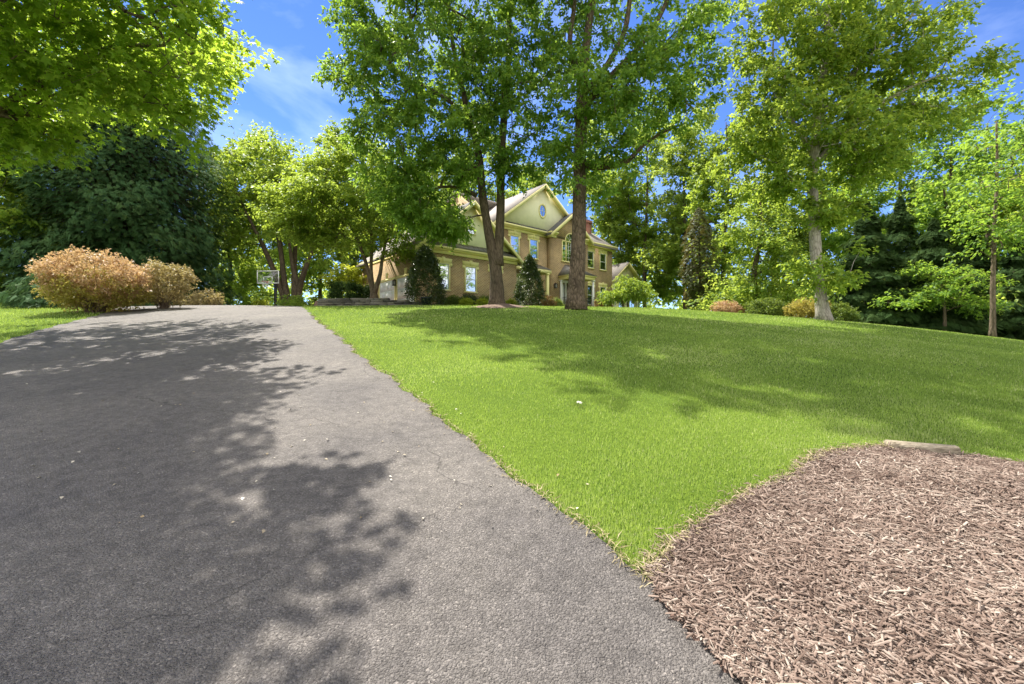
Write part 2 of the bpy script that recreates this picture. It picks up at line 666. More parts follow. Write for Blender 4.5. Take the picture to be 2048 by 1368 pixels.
yy = np.concatenate([np.arange(-2.5, 6, .06), np.arange(6, 25.01, .15)])
nn = 60
tt = np.linspace(0, 1, nn)
X = left_edge(yy)[:, None] * (1 - tt) + right_edge(yy)[:, None] * tt
Y = np.repeat(yy[:, None], nn, 1)
edge = np.minimum(tt, 1 - tt)[None] * (X[:, -1:] - X[:, :1])
Z = H(X, Y) + .012 - .010 * np.exp(-edge / .05)
i = np.arange(len(yy) - 1)[:, None] * nn
j = np.arange(nn - 1)[None]
f = np.stack([i + j, i + j + 1, i + nn + j + 1, i + nn + j], -1).reshape(-1, 4)
mb = MB()
mb.add(np.stack([X, Y, Z], -1).reshape(-1, 3), f)
# court in front of the garage
cxs = np.linspace(-22.0, -6.5, 40)
cys = np.linspace(25.02, 44, 50)
v, f = grid_sheet(cxs, cys, lambda x, y: H(x, y) + .012)
mb.add(v, f)
asph = asphaltmat()
tag(mb.build('driveway', asph, smooth=True), 'grey asphalt driveway climbing to the garage court', 'driveway', kind='structure')

# mulch bed --------------------------------------------------------------
BED = np.array([(.66, 2.2), (.80, 2.30), (.89, 2.43), (1.12, 2.62), (1.40, 2.83), (1.62, 3.0), (1.95, 3.17), (2.2, 3.36), (2.42, 3.55), (2.62, 3.67), (2.85, 3.74), (3.1, 3.80), (3.35, 3.82), (3.7, 3.74), (4.1, 3.55), (4.7, 3.2), (5.4, 2.7), (6.2, 1.9), (6.8, .8), (6.9, -.6), (6.0, -2.0), (4.0, -2.6), (2.6, -1.6), (1.9, -.2), (1.17, .8), (.885, 1.4), (.775, 1.70), (.65, 2.0)])


def inpoly(x, y, P):
    x = np.asarray(x)
    y = np.asarray(y)
    r = np.zeros(x.shape, bool)
    n = len(P)
    for i in range(n):
        x1, y1 = P[i]
        x2, y2 = P[(i + 1) % n]
        c = ((y1 > y) != (y2 > y)) & (x < (x2 - x1) * (y - y1) / (y2 - y1 + 1e-12) + x1)
        r ^= c
    return r


def polydist(x, y, P):
    d = np.full(np.shape(x), 1e9)
    n = len(P)
    for i in range(n):
        a, b = P[i], P[(i + 1) % n]
        ab = b - a
        t = np.clip(((x - a[0]) * ab[0] + (y - a[1]) * ab[1]) / (ab @ ab), 0, 1)
        d = np.minimum(d, np.hypot(x - a[0] - t * ab[0], y - a[1] - t * ab[1]))
    return d


def bedh(x, y):
    ins = inpoly(x, y, BED)
    d = polydist(x, y, BED)
    return np.where(ins, .014 + .10 * sstep(0, .9, d), -.02)


def zmulch(x, y):
    return H(x, y) + bedh(x, y)


gxs = np.arange(.4, 7.2, .05)
gys = np.arange(-2.8, 4.0, .05)
v, f = grid_sheet(gxs, gys, zmulch)
keep = inpoly(v[:, 0], v[:, 1], BED)
f = f[keep[f].any(1)]
used = np.unique(f)
remap = -np.ones(len(v), int)
remap[used] = np.arange(len(used))
mb = MB()
mb.add(v[used], remap[f])
mulch = noisemat('mulch_ground', [(.25, (.09, .055, .042)), (.5, (.21, .135, .105)), (.75, (.33, .235, .185))], 42, 8, .95, .9, 60, .03, spec=.1, vec=(1, 1.6, 1))
tag(mb.build('mulch_bed', mulch, smooth=True), 'mounded planting bed covered in brown shredded bark mulch', 'mulch bed', kind='structure')

rng = np.random.default_rng(5)
# bark chips
n = 380000
ux = rng.uniform(-.1, 1.75, n)
ld = np.exp(rng.uniform(math.log(1.2), math.log(4.3), n))
x, y = ux * ld, ld
ok = inpoly(x, y, BED) & (polydist(x, y, BED) > .015)
n2 = 1800
sp = rng.uniform(0, 1, n2)
# strays over the bed edge
xe = np.interp(rng.uniform(0, 17, n2), np.arange(18), BED[:18, 0]) + rng.normal(0, .06, n2)
seg = rng.uniform(0, 13, n2)
xe = np.interp(seg, np.arange(len(BED)), BED[:, 0]) + rng.normal(0, .05, n2)
ye = np.interp(seg, np.arange(len(BED)), BED[:, 1]) + rng.normal(0, .05, n2)
x = np.concatenate([x[ok], xe])
y = np.concatenate([y[ok], ye])
n = len(x)
z = H(x, y) + np.maximum(bedh(x, y), .006) + rng.uniform(.0, .022, n)
dd = np.hypot(x, y)
ln = rng.lognormal(math.log(.0175), .74, n).clip(.008, .13)
wd = (ln * rng.uniform(.07, .24, n)).clip(.0018, .009)
th = wd * rng.uniform(.2, .5, n)
az = rng.uniform(0, 2 * np.pi, n)
ax = np.stack([np.cos(az), np.sin(az), rng.normal(0, .2, n)], 1)
nr = np.stack([rng.normal(0, .35, n), rng.normal(0, .35, n), np.ones(n)], 1)
T, B, NN = frames(nr, ax)
CH_V = [(-.5, -.5, -.5), (.4, -.55, -.5), (.5, .1, -.55), (.3, .5, -.5), (-.45, .42, -.5), (-.4, -.45, .5), (.42, -.5, .45), (.5, .12, .6), (.28, .46, .45), (-.4, .4, .5)]
mb = MB()
rn = np.clip(rng.beta(1.5, 2.0, n) + .10 * np.sin(x * 3.1 + 2 * np.sin(y * 2.3)) * np.sin(y * 4.3 + x) + .05 * np.sin(x * 11) * np.sin(y * 9), 0, 1)
k10 = np.array(CH_V)
inst(mb, k10, [(0, 1, 6, 5), (1, 2, 7, 6), (2, 3, 8, 7), (3, 4, 9, 8), (4, 0, 5, 9)], np.stack([x, y, z], 1), T, B, NN, np.stack([wd, ln, th], 1), rn)
fn = np.arange(n)[:, None] * 10 + np.array([5, 6, 7, 8, 9])[None]
mb.f.append(fn)
chipm = rndmat('bark_chip', [(.085, .056, .042), (.175, .122, .094), (.235, .172, .136), (.31, .242, .195), (.44, .375, .305)])
tag(mb.build('bark_chips', chipm), 'loose shredded bark chips covering the mulch bed', 'bark chips', kind='stuff')

# grass ------------------------------------------------------------------
def lawn_ok(x, y, margin=0.0):
    onr = (x > left_edge(y) - .02) & (x < right_edge(y) + .012) & (y < 25)
    court = (x > -22.2) & (x < -6.4) & (y >= 24.8)
    bed = inpoly(x, y, BED)
    return ~(onr | court | bed)


def blades(mb, n, dlo, dhi, seed, hgt, wfun, tri=False, ulo=-1.45, uhi=1.6):
    rg = np.random.default_rng(seed)
    u = rg.uniform(ulo, uhi, n)
    d = np.exp(rg.uniform(math.log(dlo), math.log(dhi), n))
    x, y = u * d, d
    x = x + rg.normal(0, .02, n)
    ok = lawn_ok(x, y)
    x, y, d = x[ok], y[ok], d[ok]
    n = len(x)
    z = H(x, y)
    # patchy height and tone
    pn = np.sin(x * 3.1 + 1.3 * np.sin(y * 2.3)) * np.sin(y * 2.7 + 1.1 * np.sin(x * 1.9))
    pn2 = np.sin(x * .9 + 2 * np.sin(y * .5)) * np.sin(y * .8 + x * .4)
    h = hgt * (1 + .18 * pn) * rg.uniform(.55, 1.3, n)
    az = rg.uniform(0, 2 * np.pi, n)
    lean = rg.uniform(.1, .75, n)
    T = np.stack([np.cos(az) * lean, np.sin(az) * lean, np.ones(n)], 1)
    nr = np.stack([np.cos(az), np.sin(az), -lean], 1) + rg.normal(0, .4, (n, 3))
    T = unit(T)
    Nn = unit(nr - (nr * T).sum(1, keepdims=True) * T)
    B = np.cross(T, Nn)
    wd = wfun(d) * rg.uniform(.7, 1.3, n)
    rnd = np.clip(.45 + .10 * pn + .20 * pn2 + rg.normal(0, .2, n), 0, .93)
    rnd[rg.uniform(0, 1, n) < .035 + .04 * np.clip(pn2, 0, 1)] = 1.0
    P = np.stack([x, y, z - .004], 1)
    S = np.stack([wd, h, h], 1)
    if tri:
        inst(mb, [(-.5, 0, 0), (.5, 0, 0), (0, 1, -.18)], [(0, 1, 2)], P, T, B, Nn, S, rnd)
    else:
        inst(mb, [(-.5, 0, 0), (.5, 0, 0), (.32, .55, .03), (-.32, .55, .03)], [(0, 1, 2, 3)], P, T, B, Nn, S, rnd)
        inst(mb, [(-.32, .55, .03), (.32, .55, .03), (0, 1, -.22)], [(0, 1, 2)], P, T, B, Nn, S, rnd)


gm = leafmat('grass_blade', [(.103, .164, .032), (.150, .220, .042), (.21, .28, .056), (.46, .44, .24)], (.36, .48, .072), .40, .55, .2)
mb = MB()
blades(mb, 320000, 1.6, 5.5, 1, .032, lambda d: .0028 + .0006 * d, ulo=-.6, uhi=1.5)
blades(mb, 240000, 5.5, 12, 2, .036, lambda d: .003 + .0012 * d, True)
blades(mb, 170000, 12, 31, 3, .05, lambda d: .003 + .0014 * d, True)
# tufts spilling over the driveway edge and the bed edge
tag(mb.build('grass', gm), 'short bright green grass blades of the lawn', 'grass', kind='stuff')

# fringe of dry thatch on the edges
mb = MB()
n = 1300
seg = rng.uniform(0, 13, n)
x1 = np.interp(seg, np.arange(len(BED)), BED[:, 0])
y1 = np.interp(seg, np.arange(len(BED)), BED[:, 1])
yy2 = np.exp(rng.uniform(math.log(2.1), math.log(15), n))
x2 = right_edge(yy2) + .01
x = np.concatenate([x1, x2]) + rng.normal(0, .022, 2 * n)
y = np.concatenate([y1, yy2]) + rng.normal(0, .022, 2 * n)
n = 2 * n
z = H(x, y) + np.maximum(bedh(x, y), .008) + rng.uniform(0, .02, n)
az = rng.uniform(0, 2 * np.pi, n)
T, B, NN = frames(np.stack([rng.normal(0, .4, n), rng.normal(0, .4, n), np.ones(n)], 1), np.stack([np.cos(az), np.sin(az), rng.uniform(-.1, .6, n)], 1))
inst(mb, KITE_V, KITE_F, np.stack([x, y, z], 1), T, B, NN, np.stack([.004 + .0008 * y, rng.uniform(.03, .09, n), np.full(n, .04)], 1), rng.uniform(0, 1, n))
tag(mb.build('dry_thatch', rndmat('thatch', [(.16, .13, .06), (.28, .23, .12), (.42, .35, .21)])), 'dry straw coloured thatch along the lawn edges', 'dry grass', kind='stuff')

# pale fallen petals and bits on the drive and lawn
mb = MB()
n = 420
u = rng.uniform(-1.1, .9, n)
d = np.exp(rng.uniform(math.log(2.5), math.log(23), n))
x, y = u * d, d
keep = (x > left_edge(y) - .3) & (x < right_edge(y) + .5)
x, y = x[keep], y[keep]
n = len(x)
az = rng.uniform(0, 2 * np.pi, n)
T, B, NN = frames(np.stack([rng.normal(0, .3, n), rng.normal(0, .3, n), np.ones(n)], 1), np.stack([np.cos(az), np.sin(az), 0 * az], 1))
sz = rng.uniform(.012, .035, n)
inst(mb, KITE_V, KITE_F, np.stack([x, y, H(x, y) + .02], 1), T, B, NN, np.stack([sz * .7, sz, sz], 1), rng.uniform(0, 1, n))
tag(mb.build('fallen_petals', rndmat('petal', [(.30, .22, .12), (.55, .48, .36), (.68, .64, .55)])), 'small pale fallen petals and leaf bits scattered on the driveway', 'petals', kind='stuff')
# ------------------------------------------------------------------ trees
def densify(P, R, step=.35):
    P = np.asarray(P, float)
    R = np.asarray(R, float)
    # Catmull-Rom through the points
    if len(P) > 2:
        Q = np.vstack([2 * P[0] - P[1], P, 2 * P[-1] - P[-2]])
        out, rr = [], []
        for i in range(len(P) - 1):
            a, b, c, d = Q[i:i + 4]
            n = max(2, int(np.linalg.norm(c - b) / step))
            t = np.linspace(0, 1, n, endpoint=False)[:, None]
            out.append(.5 * (2 * b + (c - a) * t + (2 * a - 5 * b + 4 * c - d) * t ** 2 + (3 * b - a - 3 * c + d) * t ** 3))
            rr.append(R[i] + (R[i + 1] - R[i]) * t[:, 0])
        out.append(P[-1:])
        rr.append(R[-1:])
        return np.concatenate(out), np.concatenate(rr)
    n = max(2, int(np.linalg.norm(P[1] - P[0]) / step))
    t = np.linspace(0, 1, n)
    return P[0] + (P[1] - P[0]) * t[:, None], R[0] + (R[1] - R[0]) * t


def sample_blob(c, r, n, rg, shell=.55):
    u = unit(rg.normal(0, 1, (n, 3)))
    q = rg.uniform(0, 1, n) ** shell
    return np.asarray(c) + u * q[:, None] * np.asarray(r)


def thin(P, mind):
    """drop points closer than mind to an earlier one (grid hash)"""
    seen = {}
    keep = []
    for i, p in enumerate(P):
        k = tuple((p // mind).astype(int))
        if k in seen:
            continue
        seen[k] = 1
        keep.append(i)
    return P[keep]


def wood(stems, tips, rg, rtip, sides=(9, 4), zlow=-1e9, droop=0.0, flare=0.0, nb=.7):
    """stems: list of (points, radii).  returns MB with trunk, limbs and twigs, and the twig directions at the tips"""
    mb = MB()
    pos, fixed, par = [], [], []
    for P, R in stems:
        P, R = densify(P, R)
        wob_ = np.cumsum(rg.normal(0, .012, (len(P), 3)), 0) * (R[:, None] * 3)
        wob_ -= np.linspace(0, 1, len(P))[:, None] * wob_[-1]
        P = P + wob_
        if flare:
            hh = P[:, 2] - P[0, 2]
            R = R * (1 + flare * np.exp(-hh / .35))
        mb.tube(P, R * (1 + rg.normal(0, .025, len(R))), sides[0])
        pos += list(P)
        fixed += list(R)
        par += [-1] * len(P)
    nfix = len(pos)
    if len(tips) == 0:
        return mb, np.zeros((0, 3))
    pos = np.array(pos)
    okn = pos[:, 2] > zlow
    if not okn.any():
        okn[:] = True
    d0 = np.array([np.min(np.linalg.norm(pos[okn] - t, axis=1)) for t in tips])
    order = np.argsort(d0)
    cap = nfix + len(tips) * 12 + 10
    PP = np.zeros((cap, 3))
    PP[:nfix] = pos
    valid = np.zeros(cap, bool)
    valid[:nfix] = okn
    par = np.full(cap, -1)
    cnt = np.zeros(cap)
    m = nfix
    chains = []
    tdir = np.zeros((len(tips), 3))
    for ti in order:
        t = tips[ti]
        d = t - PP[:m]
        ds = np.linalg.norm(d, axis=1) + 1e-6
        cost = ds * (1 + 1.1 * np.clip(.15 - d[:, 2] / ds, 0, 2)) + np.where(valid[:m], 0, 1e6)
        j = int(np.argmin(cost))
        a = PP[j]
        n = int(np.clip(ds[j] / nb, 2, 9))
        mid = a + (t - a) * .5 + rg.normal(0, .07, 3) * ds[j]
        mid[2] += (.13 - droop) * ds[j]
        s = np.linspace(0, 1, n + 1)[1:, None]
        q = (1 - s) ** 2 * a + 2 * s * (1 - s) * mid + s ** 2 * t
        ids = list(range(m, m + n))
        PP[m:m + n] = q
        valid[m:m + n] = True
        par[ids[0]] = j
        for k in range(1, n):
            par[ids[k]] = ids[k - 1]
        cnt[ids[-1]] = 1
        chains.append((j, ids))
        m += n
        tdir[ti] = t - mid
    for i in range(m - 1, nfix - 1, -1):
        cnt[par[i]] += cnt[i]
    rad = rtip * np.sqrt(np.maximum(cnt, 1))
    fx = np.array(fixed)
    for j, ids in chains:
        r0 = rad[ids[0]]
        if j < nfix:
            r0 = min(r0 * 1.25, fx[j] * .8)
        else:
            r0 = min(r0, rad[j])
        P = np.vstack([PP[j], PP[ids]])
        R = np.concatenate([[r0], np.minimum(rad[ids], r0)])
        R[-1] *= .5
        big = R[0] > .035
        mb.tube(P, R, 6 if big else sides[1], cap=False)
    return mb, unit(tdir)


def leaves(tips, tdir, rg, per, size, aspect, spread, tmpl=(KITE_V, KITE_F), up=.8, droop=.15, jitter=.6, flat=.45, curl=1.0):
    n = len(tips) * per
    ci = np.repeat(np.arange(len(tips)), per)
    nt_ = 6
    td = unit(rg.normal(0, 1, (len(tips), nt_, 3)) * np.array([1, 1, flat]) + tdir[:, None] * .7)
    d = td[ci, rg.integers(0, nt_, n)]
    t = rg.uniform(.05, 1, n) ** .8
    ln = spread * rg.uniform(1.5, 2.6, (len(tips), 1))[ci]
    out = d * t[:, None]
    P = tips[ci] + d * (t[:, None] * ln) + rg.normal(0, .16 * spread, (n, 3))
    P[:, 2] -= .25 * droop * ln[:, 0] * t * t
    ax = unit(d + rg.normal(0, .6, (n, 3)))
    ax[:, 2] -= droop
    nr = np.array([0, 0, up]) + rg.normal(0, jitter, (n, 3)) + .35 * unit(out)
    T, B, N = frames(nr, unit(ax))
    s = size * rg.uniform(.6, 1.25, n)
    rnd = np.clip(.5 + rg.normal(0, .22, len(tips))[ci] * .7 + rg.normal(0, .18, n), 0, 1)
    mb = MB()
    inst(mb, tmpl[0], tmpl[1], P, T, B, N, np.stack([s * aspect, s, s * curl], 1), rnd)
    return mb


def tree(label, base, stems, blobs, leaf, bark='bark', seed=0, per=70, size=.2, aspect=.55, spread=.55, flat=.5, rtip=.011, zlow=None, group=None,
         cat='tree', name='tree', tmpl=(KITE_V, KITE_F), shell=.6, mind=.5, gap=.12, droop=.15, flare=.45, up=.8, jitter=.6, sides=(9, 4), extra=None, brdroop=0.0):
    rg = np.random.default_rng(seed + 100)
    root = thing(name, label, cat, tuple(base), 0, group)
    b = np.array(base, float)
    tips = np.concatenate([sample_blob(c, r, n, rg, shell) for c, r, n in blobs])
    # irregular gaps
    k = np.sin(tips[:, 0] * 1.7 + seed) * np.sin(tips[:, 1] * 1.5 + seed * 2) * np.sin(tips[:, 2] * 1.9 + seed * 3)
    tips = tips[k > -gap * 2.2]
    tips = thin(tips, mind)
    tips = tips[tips[:, 2] > H(tips[:, 0], tips[:, 1]) + .25]
    zl = b[2] + 1.0 if zlow is None else zlow
    mb, td = wood([(np.asarray(P) - b, R) for P, R in stems], tips - b, rg, rtip, sides=sides, zlow=zl - b[2], flare=flare, droop=brdroop)
    mb.build('trunk', M[bark], root, smooth=True)
    lm = leaves(tips - b, td, rg, per, size, aspect, spread, tmpl, up=up, droop=droop, flat=flat, jitter=jitter)
    lm.build('crown', M[leaf], root)
    return root


def gp(px, d, dz=-.05):
    x = gx(px, d)
    return np.array([x, d, Hf(x, d) + dz])


def P_(px, py, d, r, n):
    r = r if isinstance(r, (tuple, list)) else (r, r, r)
    return (pt(px, py, d), r, n)


# big overhanging maple whose trunk stands just outside on the left
b = gp(-190, 8.2)
stems = [([b, b + [.1, 0, 1.6], b + [.3, .1, 3.6], b + [.8, .2, 6.2], b + [1.2, .3, 9]], [.30, .25, .21, .14, .06]),
         ([b + [.15, 0, 2.4], b + [1.0, .6, 4.8], b + [2.6, 1.0, 6.3], pt(330, 90, 9.2)], [.11, .08, .06, .03]),
         ([b + [.3, 0, 3.4], b + [2.2, -.8, 5.6], pt(300, -160, 7.4)], [.11, .08, .035])]
tree('maple with lobed yellow green leaves hanging over the driveway', b, stems,
     [P_(60, 90, 9.0, (2.2, 2.2, 1.5), 75), P_(90, 140, 8.2, (1.5, 1.0, .6), 34), P_(250, 40, 9.0, (1.7, 2.0, 1.2), 75), P_(375, 75, 9.2, (.75, 1.0, .75), 36), P_(420, 140, 9.2, (.62, .8, .34), 30),
      P_(330, 190, 9.6, (.75, 1.0, .5), 26), P_(200, 165, 9.2, (1.2, 1.4, .5), 36), P_(40, 240, 9.2, (.75, 1.0, .6), 40), P_(345, 265, 10, (.42, .5, .2), 14), P_(-60, 240, 9.2, (1.2, 1.2, .7), 40),
      P_(455, 60, 9.3, (.45, .5, .45), 16), P_(20, 305, 9.6, (.45, .5, .2), 9), P_(-200, 0, 9, (3, 3, 2.4), 320), P_(230, -190, 8.6, (1.7, 2.0, 1.1), 260), ((-4.1, 6.4, 5.9), (.3, .6, .25), 16), ((-3.5, 4.9, 5.1), (.2, .2, .12), 5), ((-4.9, 5.6, 6.2), (.8, .9, .4), 70), P_(250, 120, 12.5, (2.6, 1.6, 1.5), 150), P_(410, 110, 12.5, (.9, 1.3, .8), 50), P_(-40, -300, 8.2, (3.4, 3, 2.2), 520),
      P_(-60, 0, 13.5, (3.2, 2.4, 2.2), 90), P_(300, 150, 15.5, (2.6, 2.2, 1.3), 90), P_(430, 110, 16.5, (1.2, 1.6, 1.0), 34), P_(120, 140, 15, (2.8, 2.2, 1.5), 60), ((-7.2, 6.0, 8.2), (1.9, 1.9, 1.2), 230), ((-5.7, 5.6, 6.0), (1.0, 1.3, .5), 90), P_(-300, -300, 6, (2.8, 2.2, 2), 330)],
     'leaf_maple', 'bark', 3, per=38, size=.155, aspect=1.0, spread=.27, flat=.6, rtip=.006, tmpl=(LOBE_V, LOBE_F), mind=.28, gap=.10, cat='tree', name='maple_tree', droop=.45, up=.9, jitter=.45, zlow=b[2] + 2)

# twin-stemmed tree in the middle
d = 19.5
b = gp(993, d)
stems = [([b, pt(992, 560, d), pt(988, 520, d), pt(976, 460, d), pt(964, 380, d), pt(956, 300, d), pt(930, 200, d), pt(905, 80, d), pt(890, -60, d)], [.32, .29, .26, .20, .18, .16, .13, .09, .04]),
         ([pt(995, 530, d), pt(999, 480, d), pt(1001, 420, d), pt(1002, 330, d), pt(1010, 230, d), pt(1018, 120, d), pt(1020, -20, d), pt(1030, -180, d + .5), pt(1030, -320, d + .5)], [.21, .20, .19, .18, .16, .13, .11, .08, .03]),
         ([pt(954, 392, d), pt(920, 376, d - .2), pt(880, 374, d - .4), pt(845, 385, d - .6)], [.075, .06, .045, .02]),
         ([pt(958, 330, d), pt(915, 335, d + .3), pt(870, 325, d + .6), pt(830, 330, d + .9)], [.07, .055, .04, .02]),
         ([pt(1003, 330, d), pt(1030, 290, d - .4), pt(1070, 265, d - .8)], [.07, .05, .03]),
         ([pt(940, 235, d), pt(880, 190, d - .5), pt(800, 150, d - 1)], [.09, .07, .03])]
tree('twin stemmed leafy tree standing in the mulch mound before the house', b, stems,
     [P_(880, 100, 19, (4.0, 4.0, 3.4), 210), P_(775, 190, 18.5, (2.1, 2.8, 2.6), 95), P_(995, 190, 18.4, (2.4, 2.6, 2.3), 95), P_(900, 310, 19, (2.7, 2.8, 1.5), 110),
      P_(850, 395, 19.3, (1.7, 2.0, .9), 55), P_(790, 340, 19.0, (1.3, 1.7, 1.1), 36), P_(950, -120, 19.5, (4.4, 4.4, 3.8), 200), P_(1000, -350, 20, (3.6, 3.6, 3.0), 110), P_(740, 50, 19, (1.7, 2.0, 1.7), 50),
      P_(1090, 90, 18.6, (1.7, 2.4, 2.3), 65), P_(740, 270, 18.8, (.8, 1.0, .8), 14), P_(1030, 340, 19, (.9, 1.2, .6), 16), P_(690, 150, 18.8, (.7, .9, .6), 9), P_(905, 430, 19.6, (.8, .9, .35), 10), P_(760, -150, 18.5, (2.6, 3, 2.4), 70), ((-3.0, 14.9, 15.6), (2.6, 2.1, 2.2), 100), P_(850, 425, 18.9, (1.5, 1.3, .55), 44), P_(915, 455, 19.0, (.6, .7, .3), 12), P_(1045, 395, 18.8, (.7, .8, .4), 12), P_(880, 450, 18.7, (.9, .9, .35), 20), P_(800, 410, 18.9, (1.0, 1.2, .6), 24)],
     'leaf_mid', 'bark_dark', 7, per=122, size=.192, aspect=.46, spread=.34, flat=.6, rtip=.0095, zlow=pt(0, 440, d)[2], mind=.42, gap=.05, shell=.45, droop=.75, up=.55, jitter=.7, name='shade_tree')

# tall single-trunk tree beside it
d = 17.6
b = gp(1152, d)
stems = [([b, pt(1152, 575, d), pt(1156, 520, d), pt(1159, 440, d), pt(1161, 370, d), pt(1163, 270, d), pt(1165, 160, d), pt(1176, 60, d), pt(1192, -60, d), pt(1200, -220, d)], [.36, .33, .31, .28, .26, .24, .22, .15, .11, .06]),
         ([pt(1164, 170, d), pt(1140, 90, d), pt(1150, 0, d), pt(1150, -120, d)], [.13, .10, .08, .04]),
         ([pt(1165, 190, d), pt(1215, 130, d - .2), pt(1250, 60, d - .3), pt(1262, -20, d - .3), pt(1280, -130, d)], [.13, .11, .10, .085, .04]),
         ([pt(1166, 215, d), pt(1225, 150, d + .4), pt(1290, 80, d + .5), pt(1335, 0, d + .6), pt(1370, -90, d + .6)], [.14, .12, .10, .085, .04]),
         ([pt(1165, 330, d), pt(1210, 333, d), pt(1255, 322, d - .1), pt(1285, 292, d - .2), pt(1325, 265, d - .3), pt(1372, 246, d - .4)], [.12, .10, .085, .075, .06, .03])]
tree('tall tree with one thick plated trunk in the lawn before the front porch', b, stems,
     [P_(1180, 210, 17.0, (2.0, 2.3, 2.0), 85), P_(1262, 150, 17.5, (2.0, 2.2, 1.7), 75), P_(1335, 110, 17.6, (1.7, 2.0, 1.4), 48), P_(1350, 225, 17.2, (1.2, 1.7, .8), 26), P_(1215, 300, 17.2, (1.3, 1.4, .8), 26),
      P_(1122, 310, 17.2, (.9, 1.2, 1.0), 24), P_(1130, 360, 17.0, (.45, .6, .5), 8), P_(1200, 385, 17.2, (.5, .6, .45), 7), P_(1160, 20, 17.5, (1.8, 2.4, 1.8), 46), P_(1250, -90, 17.8, (3.0, 3, 2.4), 90), P_(1200, -290, 18, (3.8, 3.8, 3.2), 110), P_(1380, -150, 18, (2.4, 2.6, 2), 50),
      P_(1400, 50, 17.8, (1.1, 1.3, .9), 16), P_(1400, 150, 17.6, (.7, 1, .6), 8), P_(1440, -20, 18, (1.0, 1.2, .8), 12), P_(1080, -250, 17.5, (2.5, 3, 2.5), 60), ((.3, 15.4, 16.2), (2.8, 1.9, 2.4), 90)],
     'leaf_mid', 'bark_plate', 11, per=106, size=.182, aspect=.52, spread=.34, flat=.65, rtip=.0095, zlow=pt(0, 400, d)[2], mind=.42, gap=.04, shell=.45, droop=.5, up=.6, jitter=.7, flare=.35, sides=(16, 4), name='shade_tree')

# bright tree on the right of the lawn
d = 18.0
b = gp(1648, d)
stems = [([b, pt(1641, 590, d), pt(1634, 520, d), pt(1631, 440, d), pt(1627, 370, d), pt(1632, 290, d), pt(1645, 180, d), pt(1655, 60, d), pt(1660, -120, d), pt(1650, -240, d)], [.25, .22, .21, .20, .19, .17, .15, .12, .08, .03]),
         ([pt(1632, 330, d), pt(1680, 270, d), pt(1715, 240, d - .2), pt(1790, 190, d - .3), pt(1880, 150, d - .4)], [.12, .10, .085, .06, .03]),
         ([pt(1630, 310, d), pt(1590, 250, d), pt(1550, 190, d + .2)], [.10, .08, .03]),
         ([pt(1640, 230, d), pt(1720, 130, d + .3), pt(1800, 60, d + .4), pt(1850, -10, d + .4)], [.10, .08, .06, .03])]
tree('bright green tree with leafy pale trunk on the right of the lawn', b, stems,
     [P_(1600, 90, 18, (2.7, 2.8, 2.3), 120), P_(1555, 205, 17.8, (1.8, 2.3, 1.8), 70), P_(1690, 130, 18, (2.7, 2.8, 2.3), 110), P_(1800, 150, 18, (2.1, 2.3, 1.4), 60), P_(1915, 140, 18, (1.7, 1.7, .6), 30),
      P_(1850, 225, 18, (1.7, 1.8, .8), 36), P_(1650, 280, 17.9, (3.0, 2.8, 1.2), 100), P_(1750, 320, 18, (2.0, 2.0, .8), 46), P_(1495, 300, 17.9, (.9, 1.2, 1.0), 26), P_(1620, -110, 18.2, (3.8, 3.8, 2.8), 120), P_(1780, -40, 18.2, (2.6, 2.6, 1.8), 60),
      P_(1560, 360, 18, (1.4, 1.6, .8), 30), P_(1970, 120, 18, (.9, .9, .35), 9), P_(1900, 30, 18.2, (1.0, 1.2, .6), 14), P_(1612, 430, 17.8, (.8, .7, .75), 18), P_(1668, 420, 18, (.7, .7, .8), 14), P_(1672, 500, 17.9, (.85, .7, .9), 20), P_(1608, 545, 17.8, (.65, .6, .55), 12), P_(1665, 560, 17.7, (.6, .5, .45), 9)],
     'leaf_bright', 'bark_pale', 17, per=118, size=.18, aspect=.56, spread=.34, flat=.6, rtip=.0095, zlow=pt(0, 570, d)[2], mind=.42, gap=.06, shell=.45, droop=.35, up=.8, name='shade_tree')

# layered tree in the stone-walled bed by the garage
d = 25.3
b = gp(748, d)
b[2] += .5
stems = [([b, pt(747, 585, d), pt(741, 560, d), pt(727, 510, d), pt(700, 450, d), pt(660, 400, d)], [.20, .17, .12, .10, .07, .03]),
         ([pt(747, 590, d), pt(742, 540, d), pt(743, 480, d), pt(735, 400, d), pt(730, 340, d)], [.12, .10, .09, .06, .03]),
         ([pt(748, 588, d), pt(760, 550, d), pt(766, 510, d), pt(780, 460, d), pt(810, 420, d)], [.13, .11, .09, .06, .03])]
tree('spreading layered tree in the stone walled bed by the garage doors', b, stems,
     [P_(690, 400, 25, (3.6, 3.2, 1.7), 130), P_(610, 420, 24.6, (1.9, 2.2, 1.2), 50), P_(770, 430, 25, (2.3, 2.4, 1.2), 60), P_(700, 325, 25.4, (2.2, 2.4, 1.1), 55), P_(640, 350, 25.2, (1.6, 1.8, .9), 30), P_(580, 385, 24.6, (.9, 1, .5), 12), P_(590, 450, 24.4, (1.3, 1.3, .7), 30), P_(650, 520, 24.6, (.8, .8, .3), 12), P_(800, 490, 24.8, (1.3, 1.5, .5), 22), P_(650, 480, 24.8, (1.7, 1.5, .5), 26), P_(720, 470, 24.4, (.9, .8, .6), 14), P_(850, 440, 25, (.8, 1, .5), 10)],
     'leaf_dog', 'bark', 23, per=120, size=.20, aspect=.5, spread=.46, flat=.35, rtip=.008, zlow=pt(0, 530, d)[2], mind=.45, gap=.12, droop=.3, up=1.2, jitter=.45, name='ornamental_tree')

